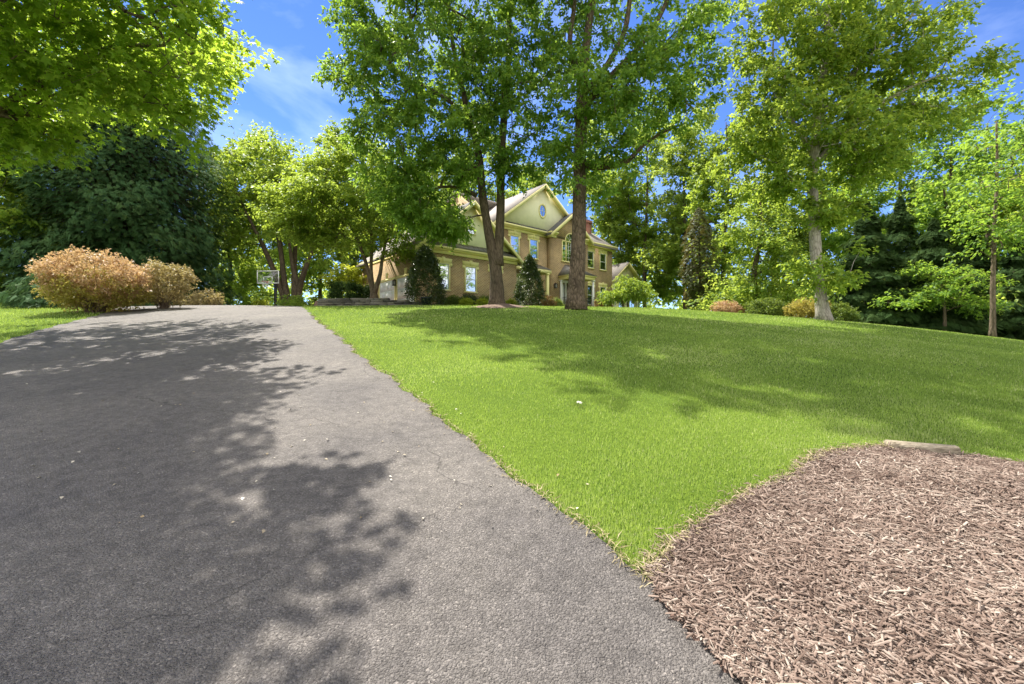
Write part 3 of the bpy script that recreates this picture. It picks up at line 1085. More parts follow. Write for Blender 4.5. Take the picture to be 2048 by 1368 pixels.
# many-stemmed tree behind the basketball hoop
d = 34.0
b = gp(590, d)
stems = []
for k, (x1, y1, x2, y2, x3, y3) in enumerate([(560, 560, 530, 500, 480, 400), (572, 560, 560, 490, 540, 380), (588, 560, 590, 500, 600, 380), (600, 560, 620, 510, 650, 420), (598, 575, 585, 530, 575, 460)]):
    stems.append(([b + [(k - 2) * .12, 0, 0], pt(x1, y1 + 15, d), pt(x2, y2, d + (k % 3 - 1) * .6), pt(x3, y3, d + (k % 3 - 1) * 1.2)], [.26, .22, .17, .06]))
tree('many stemmed tree spreading behind the basketball hoop', b, stems,
     [P_(500, 400, 34, (2.8, 3, 2.6), 70), P_(590, 370, 34, (3.2, 3.2, 2.4), 80), P_(480, 480, 33.5, (1.8, 2, 1.6), 32), P_(540, 320, 34.5, (2.8, 3, 1.2), 50), P_(660, 470, 34, (1.6, 1.6, 1.6), 30), P_(600, 460, 34, (2.6, 2, 1.2), 36), P_(470, 330, 34, (1.4, 1.6, 1.0), 20)],
     'leaf_bright', 'bark_dark', 29, per=75, size=.30, aspect=.55, spread=.6, rtip=.013, zlow=pt(0, 520, d)[2], mind=.6, gap=.12, name='ornamental_tree')


# conifers ----------------------------------------------------------------
def conifer(label, base, height, rad, leaf, seed, n, size=.7, group=None, prof=None, tmpl=(FROND_V, FROND_F), zmin=.1, inner=.35, hang=.55, bark='bark_dark'):
    rg = np.random.default_rng(seed)
    root = thing('conifer_tree', label, 'conifer', tuple(base), 0, group)
    mb = MB()
    P, R = densify([(0, 0, 0), (.05, 0, height * .5), (0, .05, height * .97)], [rad * .06 + .05, rad * .035 + .04, .02])
    mb.tube(P, R, 8)
    t = rg.uniform(0, 1, n) ** 1.15
    az = rg.uniform(0, 2 * np.pi, n)
    prof = prof or (lambda q: (1 - q) ** .75)
    lump = 1 + .13 * np.sin(az * 3 + t * 19 + seed) + .09 * np.sin(az * 7 - t * 31) + .05 * np.sin(az * 13 + t * 60)
    q = 1 - inner * rg.uniform(0, 1, n) ** 1.5
    r = rad * prof(t) * lump * q
    z = zmin * height + t * height * (1 - zmin)
    P = np.stack([np.cos(az) * r, np.sin(az) * r, z], 1)
    out = np.stack([np.cos(az), np.sin(az), 0 * az], 1)
    ax = unit(out + rg.normal(0, .45, (n, 3)) + np.array([0, 0, -1]) * (hang + rg.normal(0, .25, n))[:, None])
    nr = np.array([0, 0, 1.0]) + out * .5 + rg.normal(0, .35, (n, 3))
    T, B, N = frames(nr, ax)
    s = size * rg.uniform(.55, 1.3, n) * (.55 + .45 * (1 - t))
    cl = np.sin(az * 5 + t * 23 + seed) * .5
    rnd = np.clip(.45 + .2 * cl + rg.normal(0, .2, n), 0, 1)
    P = P - T * s[:, None] * .55
    m2 = MB()
    inst(m2, tmpl[0], tmpl[1], P, T, B, N, s, rnd)
    # boughs
    for k in range(int(n / 60)):
        a, h = rg.uniform(0, 2 * np.pi), rg.uniform(zmin, .9)
        rr = rad * prof((h - zmin) / (1 - zmin)) * .8
        mb.tube([(0, 0, h * height), (math.cos(a) * rr * .5, math.sin(a) * rr * .5, h * height + .1 * rr), (math.cos(a) * rr, math.sin(a) * rr, h * height - .12 * rr)], [.05, .035, .012], 4, cap=False)
    mb.build('trunk', M[bark], root, smooth=True)
    m2.build('crown', M[leaf], root)
    return root


broad = lambda q: np.clip(np.minimum(1, (1 - q) * 2.1), 0, 1) ** .55 * (.86 + .14 * np.sin(np.pi * q))
conifer('huge dark drooping conifer behind the bronze shrub', gp(258, 30.0), 18.5, 5.9, 'leaf_blue', 4, 78000, .44, prof=broad, zmin=.0, inner=.6)
conifer('blue green conifer at the left edge beside the huge conifer', gp(85, 29), 8.6, 2.4, 'leaf_blue', 9, 8000, .5, prof=broad, zmin=.0)
conifer('small dark conifer at the foot of the huge conifer', gp(110, 19.5), 1.6, 1.7, 'leaf_blue', 15, 700, .5, prof=lambda q: (1 - q * q) ** .5, zmin=.0)
cone = lambda q: (1 - q) ** .8 * (.8 + .2 * np.sin(q * 40))
for px, d, h, r, n, lab in [(1735, 25, 7.2, 2.6, 2600, 'dark evergreen just right of the pale leafy trunk'),
                            (1800, 28, 9.0, 3.0, 2800, 'tallest dark evergreen in the group at the right'),
                            (1868, 24.5, 6.6, 2.8, 2600, 'dark evergreen with drooping boughs over the lawn edge'),
                            (1940, 26, 7.0, 2.8, 2400, 'dark evergreen behind the thin leaning trunk at the right'),
                            (2040, 24, 6.0, 2.8, 2200, 'dark evergreen cut by the right edge of the photo')]:
    bb = gp(px, d)
    conifer(lab, bb, h, r, 'leaf_dark', int(px), int(n * 2.4), .5, 'dark evergreens along the right lawn edge', prof=cone, tmpl=(SPRAY_V, SPRAY_F), zmin=.04, hang=.25)


# background broadleaf trees -----------------------------------------------
def bgtree(label, px, d, top, bot, half, leaf, seed, bark='bark_dark', per=120, size=.31, n=2.0, group='background trees', lean=0, trunkr=.22, fill=1.0, gap=.1, asp=.6, name='broadleaf_tree'):
    rg = np.random.default_rng(seed * 7 + 1)
    b = gp(px, d)
    zt, zb = (CY - top) / F * d, (CY - bot) / F * d
    R = half / F * d
    c = pt(px + lean, 0, d)
    hgt = zt - zb
    stems = [([b, (b[0] + (c[0] - b[0]) * .3 + rg.normal(0, .15), d, b[2] + (zt - b[2]) * .35), (c[0] + rg.normal(0, .2), d, b[2] + (zt - b[2]) * .7), (c[0], d, zt - .4)], [trunkr, trunkr * .75, trunkr * .5, .03])]
    blobs = []
    k = 7
    for i in range(k):
        t = (i + .5) / k
        rr = R * (.50 + .42 * math.sin(math.pi * min(1, t * 1.05)) ** .8) * (1.0 if t < .75 else .8)
        a = rg.uniform(0, 6.28)
        blobs.append(((c[0] + math.cos(a) * R * .38, d + math.sin(a) * R * .38, zb + hgt * t), (rr * .82, rr * .82, hgt / k * .95), max(4, int(17 * n * (rr / 3) ** 1.4))))
    return tree(label, b, stems, blobs, leaf, bark, seed, per=per, size=size, aspect=asp, spread=.62 * (.6 + size), flat=.6, rtip=.013, zlow=zb - 1, group=group, mind=.6, gap=gap, name=name, sides=(7, 3))


BG = [
    # left and behind the hoop
    ('pale leafy tree at the left edge behind the blue green conifer', -40, 25, 110, 610, 130, 'leaf_bright', 31),
    ('tree in the gap right of the huge conifer', 455, 42, 300, 600, 75, 'leaf_bright', 32),
    ('rounded tree top behind the many stemmed tree', 560, 50, 268, 560, 95, 'leaf_far', 33),
    ('taller tree top between the hoop tree and the layered tree', 640, 47, 262, 570, 80, 'leaf_bright', 34),
    ('dark tree rising behind the layered garage tree', 730, 44, 300, 560, 85, 'leaf_far', 35),
    ('tree behind the garage roof', 850, 48, 300, 560, 90, 'leaf_far', 36),
    ('tree behind the stucco gable', 960, 52, 280, 560, 90, 'leaf_bright', 37),
    ('tree seen between the two lawn trunks above the roof', 1060, 56, 320, 560, 70, 'leaf_far', 38),
    # right of the house
    ('tall tree directly behind the brick chimney', 1215, 50, 255, 560, 85, 'leaf_far', 41),
    ('broad tree behind the small gabled wing', 1290, 46, 230, 600, 85, 'leaf_bright', 42),
    ('tall tree with open crown behind the weeping tree', 1370, 42, 215, 600, 80, 'leaf_far', 43),
    ('pale green tree behind the orange shrub', 1452, 37, 235, 610, 70, 'leaf_bright', 44),
    ('bushy light tree left of the pale leafy trunk', 1520, 28, 385, 615, 75, 'leaf_dog', 45),
    ('dark tree behind the bushy light tree', 1545, 40, 250, 600, 75, 'leaf_far', 46),
    ('tree filling the gap behind the pale leafy trunk', 1640, 38, 330, 610, 70, 'leaf_far', 47),
    ('tall dark tree right of the pale leafy trunk', 1712, 33, 240, 560, 80, 'leaf_mid', 48),
    ('tall tree above the dark evergreens', 1800, 35, 225, 540, 80, 'leaf_far', 49),
    ('loose tree between the evergreens and the thin trunk', 1905, 33, 215, 570, 90, 'leaf_mid', 51),
    ('thin trunked tree with yellow green crown at the right edge', 1985, 19.5, 225, 500, 95, 'leaf_bright', 52),
    ('tree behind the thin trunked tree at the right', 1975, 29, 235, 640, 130, 'leaf_mid', 54),
    ('dense low tree filling the gap behind the understory tree', 1885, 27.5, 345, 650, 75, 'leaf_mid', 55),
    ('yellow green tree cut off by the right edge', 2075, 24, 260, 640, 90, 'leaf_bright', 53),
]
for q in BG:
    lab, px, d, top, bot, half, leaf, sd_ = q
    kw = {}
    if sd_ == 52:
        q = q[:6] + ('leaf_mid', 52)
        kw = dict(trunkr=.11, bark='bark', size=.17, per=60, lean=8, n=2.2, gap=.08)
    if sd_ == 53:
        kw = dict(size=.22, n=5.0)
    if sd_ == 45:
        kw = dict(size=.18, per=130, n=3.0)
    if sd_ in (51, 49, 48, 54, 55):
        kw = dict(gap=.04, size=.27)
    bgtree(*q, **kw)
conifer('browning cedar with bare lower trunk behind the weeping tree', gp(1398, 33), 8.6, 1.25, 'leaf_brown', 61, 3600, .40, prof=lambda q: np.sin(np.pi * np.clip(q * .9 + .1, 0, 1)) ** .6, tmpl=(SPRAY_V, SPRAY_F), zmin=.1, hang=.2)
tree('small chartreuse tree behind the clipped yews', gp(694, 31), [([gp(694, 31), pt(694, 560, 31)], [.06, .03])],
     [P_(692, 560, 31, (1.1, 1.1, 1.1), 60)], 'leaf_yellow', 'bark', 71, per=60, size=.22, spread=.3, mind=.3, rtip=.006, name='ornamental_tree', zlow=-5)

tree('low spreading understory tree before the dark evergreens', gp(1890, 22.5), [([gp(1890, 22.5), pt(1888, 610, 22.5), pt(1880, 570, 22.5)], [.08, .06, .02])],
     [P_(1880, 590, 22.3, (2.2, 1.3, .5), 60), P_(1930, 560, 22.4, (1.8, 1.2, .4), 40), P_(1810, 600, 22.2, (1.3, 1.0, .35), 24), P_(1960, 610, 21.8, (.9, .8, .4), 16), P_(1860, 540, 22.8, (1.6, 1.2, .4), 26)],
     'leaf_mid', 'bark', 91, per=60, size=.15, spread=.26, flat=.35, mind=.3, rtip=.006, name='understory_tree', zlow=-5, up=1.2)

# far wood and the dim undergrowth at its foot ------------------------------
rg = np.random.default_rng(77)
n = 2600
u = rg.uniform(-1.5, 1.55, n)
d = rg.uniform(56, 78, n)
zt = 11.5 + 3.0 * np.sin(u * 7) + 2 * np.sin(u * 17 + 1)
zz = rg.uniform(-3, 1, n) ** 1 * 0 + rg.uniform(-2.5, 1, n).clip(-2.5) * 0
zz = -3 + rg.uniform(0, 1, n) ** .8 * (zt + 3)
tp = np.stack([u * d, d, zz], 1)
lm = leaves(tp, np.zeros((n, 3)), rg, 26, .75, .65, 1.5, flat=.75)
tag(lm.build('woodland', M['leaf_far']), 'far mass of woodland foliage behind the house and trees', 'woodland', kind='stuff')
n = 620
u = np.concatenate([rg.uniform(.42, 1.5, 320), rg.uniform(-1.4, -.15, 300)])
d = np.where(u > 0, rg.uniform(27, 36, n) - 3.5 * sstep(.7, 1.1, u), rg.uniform(38, 46, n))
x = u * d
tp = np.stack([x, d, H(x, d) + rg.uniform(.1, 3.2, n)], 1)
lm = leaves(tp, np.zeros((n, 3)), rg, 60, .26, .6, .6, flat=.7)
tag(lm.build('undergrowth', M['leaf_far']), 'low leafy undergrowth at the foot of the wood', 'undergrowth', kind='stuff')


# shrubs --------------------------------------------------------------------
def shrub(label, base, r, leaf, seed, n=90, per=40, size=.09, cat='shrub', name='shrub', stems=9, spread=.14, group=None, shape='dome', asp=.6, zc=.5, stem_mat='twig', shell=.22, jitter=.8):
    rg = np.random.default_rng(seed)
    root = thing(name, label, cat, tuple(base), 0, group)
    rx, ry, rz = r
    u = unit(rg.normal(0, 1, (n, 3)))
    q = rg.uniform(0, 1, n) ** shell
    lump = 1 + .15 * np.sin(u[:, 0] * 5 + seed) * np.sin(u[:, 2] * 6 + u[:, 1] * 3) + .08 * np.sin(u[:, 1] * 9 + u[:, 0] * 7)
    p = u * (q * lump)[:, None]
    if shape == 'cone':
        h = rg.uniform(0, 1, n) ** .8
        a = rg.uniform(0, 6.283, n)
        pr = np.sin(np.pi * (.12 + .88 * (1 - h) ** .0)) * 0 + (1 - h ** 2.3) ** .75 * (.82 + .18 * np.sin(np.pi * np.clip(h * 1.4, 0, 1)))
        rr = pr * (1 - .25 * rg.uniform(0, 1, n) ** 2) * (1 + .07 * np.sin(a * 4 + h * 11 + seed))
        P = np.stack([np.cos(a) * rr * rx, np.sin(a) * rr * ry, .05 + h * rz * 2], 1)
    elif shape == 'box':
        e = .55
        p = np.sign(u) * np.abs(u) ** e * (q * (1 + .05 * np.sin(u[:, 0] * 8)))[:, None]
        P = p * np.array(r) + [0, 0, rz]
    elif shape == 'vase':
        P = p * np.array([rx, ry, rz * .86]) + [0, 0, rz * 1.1]
        P[:, :2] *= (.55 + .45 * np.clip(P[:, 2:3] / (rz * 1.2), 0, 1))
    else:
        P = p * np.array([rx, ry, rz]) + [0, 0, rz * zc * 1.6]
    P = P[P[:, 2] > .03]
    mb = MB()
    for i in range(stems):
        t = P[rg.integers(len(P))]
        a = np.array([rg.normal(0, .08 * rx), rg.normal(0, .08 * ry), -.05])
        mid = a + (t - a) * .5 + [0, 0, .12 * rz]
        mb.tube([a, mid, t], [.018 + .008 * rz, .012, .004], 4, cap=False)
    mb.build('stems', M[stem_mat], root)
    lm = leaves(P, unit(P + .01), rg, per, size, asp, spread, flat=.9, jitter=jitter, up=.6)
    lm.build('foliage', M[leaf], root)
    return root


sh = shrub('large bronze pink leaved shrub left of the driveway crest', gp(194, 16.5), (1.6, 1.5, 1.12), 'leaf_bronze', 5, n=420, per=46, size=.085, stems=70, spread=.15, shape='vase')
# the yellow green lower leaves of the bronze shrub
rg = np.random.default_rng(8)
pp = sample_blob((0, 0, .82), (1.52, 1.44, .66), 330, rg, .15)
lm = leaves(pp, unit(pp), rg, 42, .08, .6, .16, flat=.9)
lm.build('lower_foliage', M['leaf_gold'], sh)['label'] = 'yellow green lower leaves'
shrub('olive tan shrub right of the bronze shrub', gp(328, 18.3), (1.05, 1.0, .95), 'leaf_tan', 6, n=200, per=46, size=.085, stems=45, spread=.15, shape='vase')
shrub('low straw coloured shrub beside the driveway top', gp(408, 24.0), (.9, .8, .42), 'leaf_tan', 16, n=80, size=.1)
shrub('low yellow green shrub left of the hoop post', gp(523, 33.0), (.55, .55, .8), 'leaf_yellow', 17, n=70, size=.11, shape='box')
shrub('yellow green shrub right of the hoop tree', gp(628, 31.0), (1.5, 1.2, .85), 'leaf_box', 18, n=130, size=.12)
shrub('pale green shrub behind the stone wall', gp(590, 29.0), (1.0, 1.0, .75), 'leaf_dog', 19, n=90, size=.12)
bz = gp(690, 25.6)
bz[2] += .35
shrub('dark wide clipped yew above the stone wall', bz, (.75, .7, .55), 'leaf_dark', 21, n=170, per=50, size=.085, spread=.12, shape='box', group='clipped yews')
bz = gp(729, 25.9)
bz[2] += .35
shrub('dark narrow clipped yew beside the layered tree trunk', bz, (.36, .4, .45), 'leaf_dark', 22, n=90, per=50, size=.085, spread=.1, shape='box', group='clipped yews')
shrub('conical holly in front of the garage window', gp(851, 23.2), (.98, .95, 1.52), 'leaf_holly', 24, n=520, per=34, size=.085, spread=.11, shape='cone', name='holly_shrub', cat='holly')
shrub('conical holly between the garage and the front porch', gp(1059, 24.0), (.74, .74, 1.33), 'leaf_holly', 25, n=420, per=34, size=.08, spread=.1, shape='cone', name='holly_shrub', cat='holly')
for px, d, r, lf, sd_, lab in [
    (905, 24.6, (.42, .4, .32), 'leaf_box', 31, 'dark green mound under the first garage window'),
    (936, 25.2, (.45, .4, .36), 'leaf_holly', 32, 'rounded shrub under the second garage window'),
    (966, 25.6, (.40, .4, .34), 'leaf_box', 33, 'rounded shrub left of the twin trunk base'),
    (931, 24.0, (.28, .28, .20), 'leaf_yellow', 34, 'small yellow green mound at the lawn edge under the windows'),
    (965, 24.2, (.26, .26, .19), 'leaf_yellow', 35, 'small yellow green mound touching the twin trunk shade'),
    (1024, 25.0, (.30, .3, .20), 'leaf_yellow', 36, 'small yellow green mound right of the twin trunk'),
    (1092, 26.5, (.48, .45, .42), 'leaf_red', 37, 'reddish shrub right of the second holly'),
    (1112, 27.5, (.42, .4, .36), 'leaf_box', 38, 'green shrub at the left foot of the porch'),
    (1206, 27.5, (.55, .5, .33), 'leaf_red', 39, 'reddish low shrub right of the porch steps'),
    (1452, 22.5, (.62, .5, .32), 'leaf_bronze', 40, 'low orange shrub left of the terracotta pot'),
    (1533, 21.3, (1.0, .8, .46), 'leaf_box', 41, 'wide low clipped shrub right of the terracotta pot'),
    (1612, 20.0, (.82, .75, .50), 'leaf_gold', 42, 'yellowish rounded shrub at the foot of the pale leafy trunk'),
    (1680, 19.4, (.60, .6, .42), 'leaf_box', 43, 'green rounded shrub right of the pale leafy trunk'),
]:
    shrub(lab, gp(px, d), r, lf, sd_, n=int(70 + 130 * r[0] * r[0] + 60 * r[2]), per=44, size=.07, spread=.09, group='low shrubs')

# weeping tree beside the small wing
d = 26.5
b = gp(1248, d)
tree('small weeping tree with pale cascading leaves before the small wing', b,
     [([b, pt(1245, 600, d), pt(1247, 575, d), pt(1255, 560, d)], [.07, .06, .05, .02]), ([b + [.25, .1, 0], pt(1257, 595, d), pt(1270, 570, d)], [.05, .045, .02])],
     [P_(1255, 580, d, (1.45, 1.3, .55), 110), P_(1285, 595, d, (.7, .8, .6), 40), P_(1222, 592, d, (.7, .8, .45), 34), P_(1250, 562, d, (.7, .7, .25), 24)],
     'leaf_dog', 'bark', 83, per=60, size=.15, aspect=.35, spread=.2, mind=.22, rtip=.006, name='weeping_tree', zlow=-5, droop=1.6, up=.3, brdroop=-.1)
# ------------------------------------------------------------------ house
def plainmat(name, col, rough=.7, var=.08, scale=4, spec=.3, metallic=0.0, bump=0.0):
    lo = [max(0, c * (1 - var)) for c in col]
    hi = [min(1, c * (1 + var)) for c in col]
    return noisemat(name, [(.3, lo), (.7, hi)], scale, 5, rough, bump, spec=spec, metallic=metallic)


def brickmat(name, c1, c2, mort):
    m, nt, out = newmat(name)
    L = nt.links.new
    tc = N_(nt, 'ShaderNodeTexCoord')
    sp = N_(nt, 'ShaderNodeSeparateXYZ')
    L(tc.outputs['Object'], sp.inputs[0])
    ad = N_(nt, 'ShaderNodeMath', operation='ADD')
    L(sp.outputs['X'], ad.inputs[0])
    L(sp.outputs['Y'], ad.inputs[1])
    cb = N_(nt, 'ShaderNodeCombineXYZ')
    L(ad.outputs[0], cb.inputs['X'])
    L(sp.outputs['Z'], cb.inputs['Y'])
    br = N_(nt, 'ShaderNodeTexBrick')
    br.offset = .5
    br.inputs['Scale'].default_value = 1
    br.inputs['Brick Width'].default_value = .205
    br.inputs['Row Height'].default_value = .08
    br.inputs['Mortar Size'].default_value = .016
    br.inputs['Mortar Smooth'].default_value = .2
    br.inputs['Bias'].default_value = 0
    br.inputs['Color1'].default_value = (*c1, 1)
    br.inputs['Color2'].default_value = (*c2, 1)
    br.inputs['Mortar'].default_value = (*mort, 1)
    L(cb.outputs[0], br.inputs['Vector'])
    n = N_(nt, 'ShaderNodeTexNoise', in_Scale=1.1, in_Detail=6.0)
    L(tc.outputs['Object'], n.inputs['Vector'])
    r = ramp(nt, [(.3, (.75, .75, .78)), (.7, (1.2, 1.18, 1.12))])
    L(n.outputs['Fac'], r.inputs[0])
    mx = N_(nt, 'ShaderNodeMixRGB', blend_type='MULTIPLY', in_0=.9)
    L(br.outputs['Color'], mx.inputs[1])
    L(r.outputs[0], mx.inputs[2])
    b = N_(nt, 'ShaderNodeBump', in_Strength=.6, in_Distance=.01, invert=True)
    L(br.outputs['Fac'], b.inputs['Height'])
    p = N_(nt, 'ShaderNodeBsdfPrincipled')
    p.inputs['Roughness'].default_value = .9
    p.inputs['Specular IOR Level'].default_value = .15
    L(mx.outputs[0], p.inputs['Base Color'])
    L(b.outputs[0], p.inputs['Normal'])
    L(p.outputs[0], out.inputs[0])
    return m


M['brick'] = brickmat('brown_brick', (.38, .23, .105), (.25, .145, .065), (.60, .49, .30))
M['brick_red'] = brickmat('red_brick', (.33, .10, .065), (.24, .07, .05), (.30, .20, .15))
M['cream'] = plainmat('cream_trim', (.92, .83, .38), .6, .05)
M['stucco'] = plainmat('cream_stucco', (.90, .86, .58), .9, .06, 2.5, .1, bump=.15)
M['white'] = plainmat('white_paint', (.86, .86, .83), .55, .04)
M['roof'] = noisemat('shingle_roof', [(.3, (.22, .19, .17)), (.7, (.36, .32, .28))], 9, 7, .9, .5, 30, .02, vec=(1, 1, 3))
M['slate'] = noisemat('dark_shingle_roof', [(.3, (.10, .10, .10)), (.7, (.17, .165, .16))], 9, 7, .9, .5, 30, .02)
M['metal_roof'] = plainmat('grey_seamed_metal', (.22, .20, .18), .45, .1, 3, .5, .4)
M['black'] = plainmat('black_metal', (.018, .018, .02), .45, .2, 5, .4)
M['dark_door'] = plainmat('dark_stained_wood', (.045, .02, .012), .4, .3, 6, .4)
M['lantern_glass'] = plainmat('lantern_glass', (.35, .36, .34), .1, .1, 5, .6)


def glassmat():
    m, nt, out = newmat('window_glass')
    L = nt.links.new
    g = N_(nt, 'ShaderNodeBsdfGlossy')
    g.inputs['Roughness'].default_value = .02
    g.inputs['Color'].default_value = (.86, .90, .95, 1)
    d = N_(nt, 'ShaderNodeBsdfDiffuse')
    d.inputs['Color'].default_value = (.03, .035, .035, 1)
    mx = N_(nt, 'ShaderNodeMixShader')
    mx.inputs[0].default_value = .72
    tc = N_(nt, 'ShaderNodeTexCoord')
    n = N_(nt, 'ShaderNodeTexNoise', in_Scale=1.2, in_Detail=1.0)
    L(tc.outputs['Object'], n.inputs['Vector'])
    b = N_(nt, 'ShaderNodeBump', in_Strength=.08, in_Distance=.02)
    L(n.outputs['Fac'], b.inputs['Height'])
    L(b.outputs[0], g.inputs['Normal'])
    L(d.outputs[0], mx.inputs[1])
    L(g.outputs[0], mx.inputs[2])
    L(mx.outputs[0], out.inputs[0])
    return m


M['glass'] = glassmat()

ZB = 1.35
hx = np.array([0.3, 30.0])
ang = math.atan2(.644, .765)
house = thing('brick_house', 'brown brick house with cream stucco gables, three car garage and front porch', 'house', (hx[0], hx[1], ZB), ang)


def Z(z):
    return z - ZB


def part(name, mb, mat, parent=None, smooth=False, label=None):
    o = mb.build(name, M[mat], parent or house, smooth=smooth)
    if label:
        o['label'] = label
    return o


G0, G1 = -7.4, 0.0          # garage wing in u
GD = 8.4                    # its depth
ZG, ZGE = 5.26, 5.62        # top of brick, top of cornice
BY = 1.85                   # main front wall
BAYY = 1.40
Z2, Z2E = 8.15, 8.50
MR = 13.0                   # right end of main block
ML = -.5
MDEP = 9.6

# --- walls
mb = MB()
mb.box(G0, G1, 0, GD, 0, Z(ZG))
part('garage_wall', mb, 'brick')
mb = MB()
mb.box(ML, MR, BY, BY + MDEP, 0, Z(Z2))
part('main_wall', mb, 'brick')
BU0, BU1 = 4.75, 9.1
bc = (BU0 + BU1) / 2
mb = MB()
mb.box(BU0, BU1, BAYY, BY - .003, 0, Z(Z2))
rise = .80
mb.prism([(BU0, Z(Z2)), (BU1, Z(Z2)), (BU1, Z(Z2E)), (bc, Z(Z2E) + (BU1 - bc) * rise), (BU0, Z(Z2E))], 'y', BAYY, BAYY + .3)
part('entry_bay_wall', mb, 'brick')

# --- stucco gables
gc = (G0 + G1) / 2
grise = .83
mb = MB()
mb.prism([(G0, Z(ZG)), (G1, Z(ZG)), (G1, Z(ZGE)), (gc, Z(ZGE) + (G1 - gc) * grise), (G0, Z(ZGE))], 'y', .004, .3)
part('garage_gable', mb, 'stucco')
cB, hB, riseB = 4.3, 4.8, .745
mb = MB()
mb.prism([(cB - hB, Z(Z2)), (cB + hB, Z(Z2)), (cB + hB, Z(Z2E)), (cB, Z(Z2E) + hB * riseB), (cB - hB, Z(Z2E))], 'y', BY + .004, BY + .3)
part('main_gable', mb, 'stucco')


# --- roofs: thick slabs
def slope(mb, a, b, y0, y1, th=.14):
    """slab over the section line a->b (u,z), from y0 to y1"""
    (u0, z0), (u1, z1) = a, b
    mb.prism([(u0, z0), (u1, z1), (u1, z1 + th), (u0, z0 + th)], 'y', y0, y1)


def gable_roof(c, half, zeave, r, y0, y1, over=.4, th=.15):
    mb = MB()
    zr = zeave + half * r
    mb.prism([(c - half - over, zeave - over * r), (c, zr), (c, zr + th), (c - half - over, zeave - over * r + th)], 'y', y0, y1)
    mb.prism([(c, zr), (c + half + over, zeave - over * r), (c + half + over, zeave - over * r + th), (c, zr + th)], 'y', y0, y1)
    return mb


def rakes(c, half, zeave, r, y, over=.4, w_=.26, name='rake_trim', th=.045):
    mb = MB()
    zr = zeave + half * r
    for s in (-1, 1):
        e = c + s * (half + over)
        mb.prism([(c, zr - w_ + .1), (e, zeave - over * r - w_ + .1), (e, zeave - over * r + .10), (c, zr + .10)][::s], 'y', y - th, y)
        # soffit board behind
        mb.prism([(c, zr - .06), (e, zeave - over * r - .06), (e, zeave - over * r - .02), (c, zr - .02)][::s], 'y', y, y + .36)
    return part(name, mb, 'cream')


r1 = part('garage_roof', gable_roof(gc, (G1 - G0) / 2, Z(ZGE), grise, -.36, GD + .3), 'roof')
rakes(gc, (G1 - G0) / 2, Z(ZGE), grise, -.362)
r2 = part('gable_roof', gable_roof(cB, hB, Z(Z2E), riseB, BY - .36, BY + MDEP * .55), 'roof')
rakes(cB, hB, Z(Z2E), riseB, BY - .362)
r3 = part('bay_roof', gable_roof(bc, (BU1 - BU0) / 2, Z(Z2E), rise, BAYY - .34, BAYY + 3.9, over=.32), 'slate')
rakes(bc, (BU1 - BU0) / 2, Z(Z2E), rise, BAYY - .342, over=.32, w_=.30)
# main ridge parallel to the front
mb = MB()
ym = BY + MDEP / 2
mr = .67
zr = Z(Z2E) + (MDEP / 2) * mr
for s in (-1, 1):
    ye = ym + s * (MDEP / 2 + .45)
    ze = Z(Z2E) - .45 * mr
    mb.prism([(ym, zr), (ye, ze), (ye, ze + .15), (ym, zr + .15)][::-s], 'x', cB + 1.2 if s < 0 else ML - .4, MR + .35)
mainroof = part('main_roof', mb, 'roof')
mb = MB()
mb.prism([(BY, Z(Z2)), (BY + MDEP, Z(Z2)), (ym, zr - .02)], 'x', MR - .3, MR - .003)
part('end_gable', mb, 'brick')
mb = MB()
mb.prism([(BY, Z(Z2)), (BY + MDEP, Z(Z2)), (ym, zr - .02)], 'x', ML + .003, ML + .3)
part('end_gable', mb, 'brick')

# --- cornices (frieze + projecting gutter)
mb = MB()


def cornice_x(mb, u0, u1, y, z0, z1, pr=.36):
    mb.box(u0, u1, y - .05, y - .002, z0, z1 - .16)
    mb.box(u0, u1, y - .20, y - .002, z1 - .159, z1 - .09)
    mb.box(u0, u1, y - pr, y - .002, z1 - .089, z1 + .03)


cornice_x(mb, G0 - .05, G1 + .05, 0, Z(ZG), Z(ZGE))
part('cornice', mb, 'cream')
mb = MB()
cornice_x(mb, ML, BU0 - .10, BY, Z(Z2), Z(Z2E))
part('cornice', mb, 'cream')
mb = MB()
cornice_x(mb, BU1 + .10, MR + .35, BY, Z(Z2), Z(Z2E), .44)
part('cornice', mb, 'cream')
mb = MB()
cornice_x(mb, BU1 - .55, BU1 + .30, BAYY, Z(Z2), Z(Z2E), .33)
part('cornice', mb, 'cream')
mb = MB()
cornice_x(mb, BU0 - .30, BU0 + .55, BAYY, Z(Z2), Z(Z2E), .33)
mb.box(BU0 - .3, BU0 - .003, BAYY + .002, BY - .45, Z(Z2E) - .09, Z(Z2E) + .03)
mb.box(BU0 - .055, BU0 - .003, BAYY + .002, BY - .06, Z(Z2), Z(Z2E) - .1)
part('cornice', mb, 'cream')
mb = MB()
mb.box(G0 - .05, G0 - .002, .01, GD, Z(ZG), Z(ZGE) - .16)
mb.box(G0 - .36, G0 - .002, .01, GD, Z(ZGE) - .159, Z(ZGE) - .25 + .16)
part('cornice', mb, 'cream')
mb = MB()
mb.box(G1 + .002, G1 + .05, .01, BY - .01, Z(ZG), Z(ZGE) - .16)
part('cornice', mb, 'cream')

